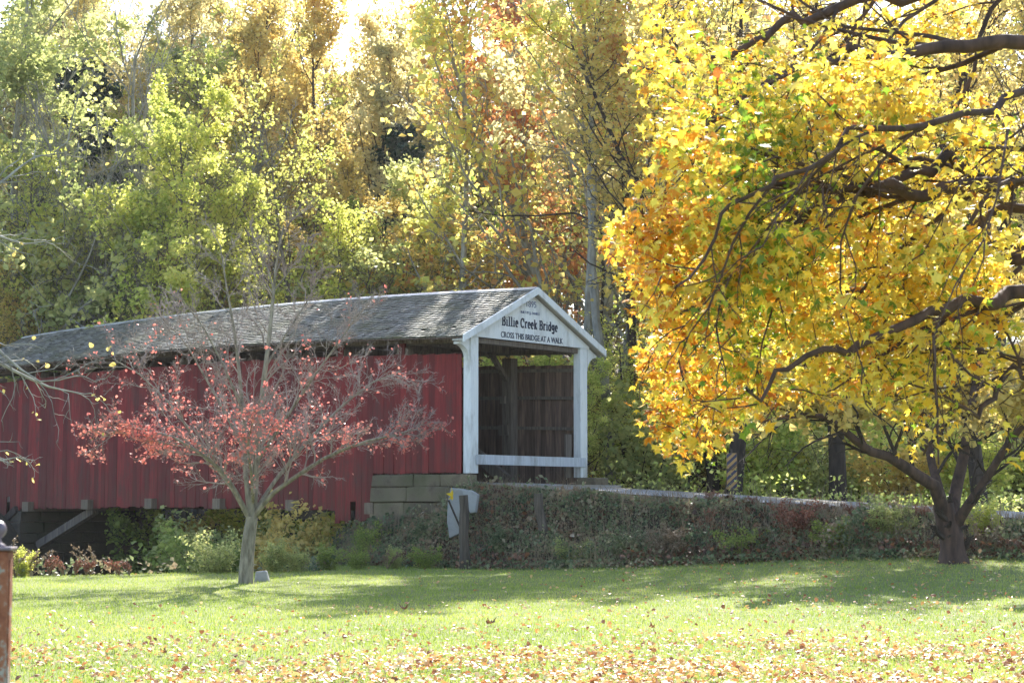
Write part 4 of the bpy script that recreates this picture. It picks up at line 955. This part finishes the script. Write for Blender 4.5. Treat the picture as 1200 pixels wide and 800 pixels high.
def in_crown(P):
    sc = 1/(P[...,1]+by); u = 600+2100*(P[...,0]+bx)*sc; v = 590-2100*(P[...,2]+bz-CAM_H)*sc
    lo = np.interp(u, [690,740,760,800,850,900,950,1000,1030,1060,1090,1120,1150,1200,1400], LOW); le = np.interp(v, LEFTV, LEFTU)
    return ((v < lo+6) & (u > le-4)).all(axis=1)
gm = [gm[0]]+[(P[in_crown(P)], r[in_crown(P)]) for P, r in gm[1:]]
V, F = wood(gm[1:], [6,4,3]); np_obj('branches', V, F, [M['brownbark']], mt)
C = np.concatenate([sample(rng, gm[3][0], 66000, .1, .09), sample(rng, gm[2][0], 16000, .4, .1)])
# crown underside and outline, as a profile over distance from the trunk (x) and height
lx = C[:,0]+bx; lz = C[:,2]+bz; sc = 13/(C[:,1]+by); u_ = 600+2100*lx*sc/13; v_ = 590-2100*(lz-CAM_H)*sc/13
low = np.interp(u_, [690,740,760,800,850,900,950,1000,1030,1060,1090,1120,1150,1200,1400], [330,490,530,552,530,492,478,462,485,535,548,525,505,540,560])
left = np.interp(v_, [-300,0,60,130,200,280,320,380,450,520,600], LEFTU)
ok = (v_ < low+rng.normal(size=len(C))*14) & (u_ > left+np.abs(rng.normal(size=len(C)))*26-8)
cl = vnoise(C[:,0]*2.6, C[:,2]*3.2+C[:,1]*1.5, 6)+.5*vnoise(C[:,0]*6, C[:,2]*7, 2); ok &= rng.random(len(C)) < np.clip(.6+1.3*cl, .05, 1)
ok &= rng.random(len(C)) < np.where((v_ > 395) & (u_ > 880) & (u_ < 1200), .5, 1.0)
win = (u_ > 900) & (v_ > 165) & (v_ < 265) & (C[:,1]+by < 13.0); ok &= ~(win & (rng.random(len(C)) < .8))
win = (u_ > 1050) & (v_ > 330) & (v_ < 380) & (C[:,1]+by < 12.9); ok &= ~(win & (rng.random(len(C)) < .7))
C = C[ok]; u_, v_ = u_[ok], v_[ok]
n = len(C); r_ = rng.random(n); nz = vnoise(C[:,0]*1.6+2, C[:,2]*1.8, 3)
gp = np.clip(.5*np.exp(-((u_-900)/75)**2-((v_-190)/150)**2)+.4*np.exp(-((u_-860)/60)**2-((v_-400)/70)**2)+.13*(nz > .3), 0, .8)
op = np.clip(.14+.28*np.exp(-((u_-760)/70)**2)*(v_ > 150)+.2*np.exp(-((v_-440)/60)**2-((u_-850)/90)**2)-.12*(u_ > 1050), .06, .7)
yel = np.array([.89,.61,.06]); yel2 = np.array([.88,.72,.12]); org = np.array([.8,.36,.035]); grn = np.array([.2,.32,.03]); grn2 = np.array([.42,.46,.04]); rst = np.array([.5,.16,.03])
col = np.where((rng.random(n) < .45)[:,None], yel, yel2)
col = np.where((r_ < op)[:,None], org, col); col = np.where((r_ < op*.12)[:,None], rst, col)
gr = rng.random(n); col = np.where((gr < gp)[:,None], grn2, col); col = np.where((gr < gp*.5)[:,None], grn, col)
col = np.clip(col*rng.uniform(.8,1.12,(n,1)), 0, .9)
V, F = leaves(rng, C, .078, STAR, nrm=(.0,-.1,1), bias=.75, down=.6)
KV = len(STAR[0])
# the leaves that show largest (nearest to the viewer and in view) are single parts
vis = np.where((u_ > 690) & (u_ < 1215) & (v_ > -10))[0]; big = vis[np.argsort(C[vis,1])[:300]]; rest = np.ones(n, bool); rest[big] = False
Vl = V.reshape(n, KV, 3)
ri = np.where(rest)[0]; FF = (STAR[1][None]+np.arange(len(ri))[:,None,None]*KV).reshape(-1,3)
tag(np_obj('foliage', Vl[ri].reshape(-1,3), FF, [M['mapleleaf']], mt, col=np.repeat(col[ri], KV, axis=0)), kind='stuff')
for j in big:
    np_obj('leaf', Vl[j], STAR[1], [M['mapleleaf']], mt, col=np.repeat(col[j][None], KV, axis=0))
print('maple leaves', n)

# ------------------------------------------------------------------ trees outside the frame whose shade reaches the road and lawn
for i, (X, Y, h, lab) in enumerate(((13.5,52,15,'golden tree beyond the road at the right edge, behind the spreading tree'),(9.8,54,17,'tall golden tree beyond the road, behind the middle of the near maple'),(6.6,53.5,17,'tall golden tree beyond the road, behind the left of the near maple'))):
    place('open', i, X, Y, h, 1.0+i*2, 'gold', 'darkbark', 'autumn_tree', lab, 'tree', wide=1.2)

# ------------------------------------------------------------------ small objects
# wooden stakes
def stake(px, pyb, pyt, D, wd, lean, label):
    X, Y, Z1 = at(px, pyt, D); _, _, Z0 = at(px, pyb, D); H = Z1-Z0; rr = np.random.default_rng(int(px)); s = np.linspace(0,1,7)[:,None]
    p = np.array([0,0,-.3])*(1-s)+np.array([-lean,0,H])*s; p[1:-1,:2] += rr.normal(size=(5,2))*.012
    V, F = tubes(p[None], (np.linspace(1.1,.92,7)*wd/2*rr.uniform(.94,1.06,7))[None], 9); k = len(V); F = [tuple(f) for f in F]+[tuple(range(k-9,k))]
    me = bpy.data.meshes.new('wooden_post'); me.from_pydata([tuple(v) for v in V], [], F); me.materials.append(M['greywood'])
    o = link(bpy.data.objects.new('wooden_post', me)); o.location = (X, Y, Z0); tag(o, label, 'post', 'old wooden posts on the bank')
stake(545, 660, 580, 44.9, .25, .04, 'upright brown wooden post in front of the pale concrete slab')
stake(641, 648, 578, 44.9, .24, .22, 'leaning grey wooden post on the bank right of the concrete slab')
# broken concrete slabs leaning behind the first post
def slab(pts, D, th, label):
    P = [at(x, y, D) for x, y in pts]; m = MB(); k = len(P)
    m.v = [(a, b, c) for a, b, c in P]+[(a+.05, b+th, c-.01) for a, b, c in P]
    m.f = [tuple(range(k-1,-1,-1)), tuple(range(k,2*k))]+[(i, (i+1)%k, k+(i+1)%k, k+i) for i in range(k)]
    o = m.build('concrete_slab', M['concrete'], bevel=.015); return tag(o, label, 'slab', 'broken concrete slabs')
slab([(525,586),(528,571),(546,573),(545,600),(544,622),(527,630),(524,610)], 46.2, .18, 'tall pale concrete slab left of the brown wooden post')
slab([(541,574),(552,574),(560,579),(557,600),(551,601),(546,588)], 46.0, .22, 'short pale concrete slab right of the brown wooden post')
MB().bar(at(526,586,45.9), at(539,616,45.7), .035, .035).build('iron_bar', M['darkbark'])
tag(bpy.data.objects['iron_bar'], 'thin dark bar leaning on the tall concrete slab', 'bar')
o = np_obj('yellow_leaf', STAR[0]*.42*np.array([.45,1.1,2.2]), STAR[1], [leaf_mat('bright yellow leaf', [(0,(.85,.6,.03)),(1,(.85,.6,.03))], trans=.5)])
o.location = at(531,581,45.6); o.rotation_euler = (R(80),R(14),R(35)); tag(o, 'bright yellow leaf against the pale concrete slab', 'leaf')
# striped object marker
X, Y, Zb = at(857, 574, 50.2); Zt = at(857, 531, 50.2)[2]
gz = float(ground_z(np.array(X), np.array(Y)))
mk = tag(empty('striped_marker', (X, Y, gz), R(-4)), 'narrow hazard marker with diagonal yellow and dark stripes beside the road', 'sign')
m_, nt, bs = mat('marker yellow'); bs.inputs['Base Color'].default_value = (.42,.24,.08,1); bs.inputs['Roughness'].default_value = .5
m2_, nt, bs = mat('marker dark'); bs.inputs['Base Color'].default_value = (.03,.03,.07,1); bs.inputs['Roughness'].default_value = .5
hw = .145; z0, z1 = Zb-gz+.02, Zt-gz
MB().box(-hw,hw,-.006,.006,z0,z1).build('panel', m_, mk)
st_ = MB(); per = .205; ln = .1; zz = z0-.25
def clipband(z):   # diagonal band rising to the right, clipped to the plate
    poly = [(-hw+.006, z-hw*.9), (hw-.006, z+hw*.9), (hw-.006, z+hw*.9+ln), (-hw+.006, z-hw*.9+ln)]
    out = []
    for lo, sgn in ((z0+.004, 1), (z1-.004, -1)):
        src = poly; out = []
        for i in range(len(src)):
            a, b = src[i], src[(i+1) % len(src)]; ia, ib = sgn*(a[1]-lo) >= 0, sgn*(b[1]-lo) >= 0
            if ia: out.append(a)
            if ia != ib: s_ = (lo-a[1])/(b[1]-a[1]); out.append((a[0]+(b[0]-a[0])*s_, lo))
        poly = out
        if len(poly) < 3: return None
    return poly
while zz < z1+.2:
    p_ = clipband(zz)
    if p_: MB().prism(p_, 1, -.012, -.0065).build('stripe', m2_, mk)
    zz += per
MB().box(-.025,.025,.008,.05,-.3,z1+.12).build('post', M['greywood'], mk)
# rusty square post with ball finial at the left edge
m_, nt, bs = mat('rusty peeling paint'); n = noise(nt, 4.5, 8, rough=.75); r = ramp(nt, [(.3,(.07,.02,.012)),(.45,(.2,.06,.03)),(.52,(.28,.1,.05)),(.55,(.3,.28,.26)),(.75,(.42,.4,.37))], n.outputs[0])
nt.links.new(r.outputs[0], bs.inputs['Base Color']); bs.inputs['Roughness'].default_value = .7; bump(nt, bs, n.outputs[0], .6, .01)
m3_, nt, bs = mat('dark painted cap'); n = noise(nt, 8, 5); r = ramp(nt, [(.3,(.06,.045,.07)),(.7,(.16,.12,.16))], n.outputs[0]); nt.links.new(r.outputs[0], bs.inputs['Base Color']); bs.inputs['Roughness'].default_value = .35
Dp = 6.0; zt_ = at(0,644,Dp)[2]; xc = at(0,700,Dp)[0]
rp = tag(empty('rusty_post', (xc, Dp, 0), R(4)), 'rusty square post with a ball finial at the left edge, nearest the viewer', 'post')
MB().box(-.046,.046,-.046,.046,-.1,zt_).build('shaft', m_, rp, bevel=.005)
for s_ in (-1,1):
    a = (.0465,.0505) if s_ > 0 else (-.0505,-.0465)
    MB().box(a[0],a[1],-.02,.02,.2,zt_-.03).build('side_strip', m_, rp)
    MB().box(-.02,.02,a[0],a[1],.2,zt_-.03).build('side_strip', m_, rp)
MB().box(-.058,.058,-.058,.058,zt_,zt_+.012).build('cap_plate', m3_, rp, bevel=.003)
prof = [(.03,0),(.028,.006),(.017,.012),(.013,.024),(.018,.03)]
for i in range(11):
    a = -62+i*15.2; prof.append((.031*math.cos(R(a)), .031+.026+.031*math.sin(R(a))))
MB().lathe([(a, b+zt_+.012) for a, b in prof], 20).build('finial', m3_, rp, smooth=True)
print('objects', len(bpy.data.objects))

# ------------------------------------------------------------------ air
hz = MB().box(-340,340,-70,440,-4,60).build('haze', M['stone'])
m_, nt, bs = mat('haze air'); nt.nodes.remove(bs); pv = N(nt, 'ShaderNodeVolumePrincipled'); pv.inputs['Color'].default_value = (.96,.98,1,1)
pv.inputs['Density'].default_value = .00013; pv.inputs['Anisotropy'].default_value = .4
nt.links.new(pv.outputs[0], nt.nodes['Material Output'].inputs['Volume']); hz.data.materials[0] = m_; tag(hz, 'thin pale autumn haze', 'haze', kind='stuff')
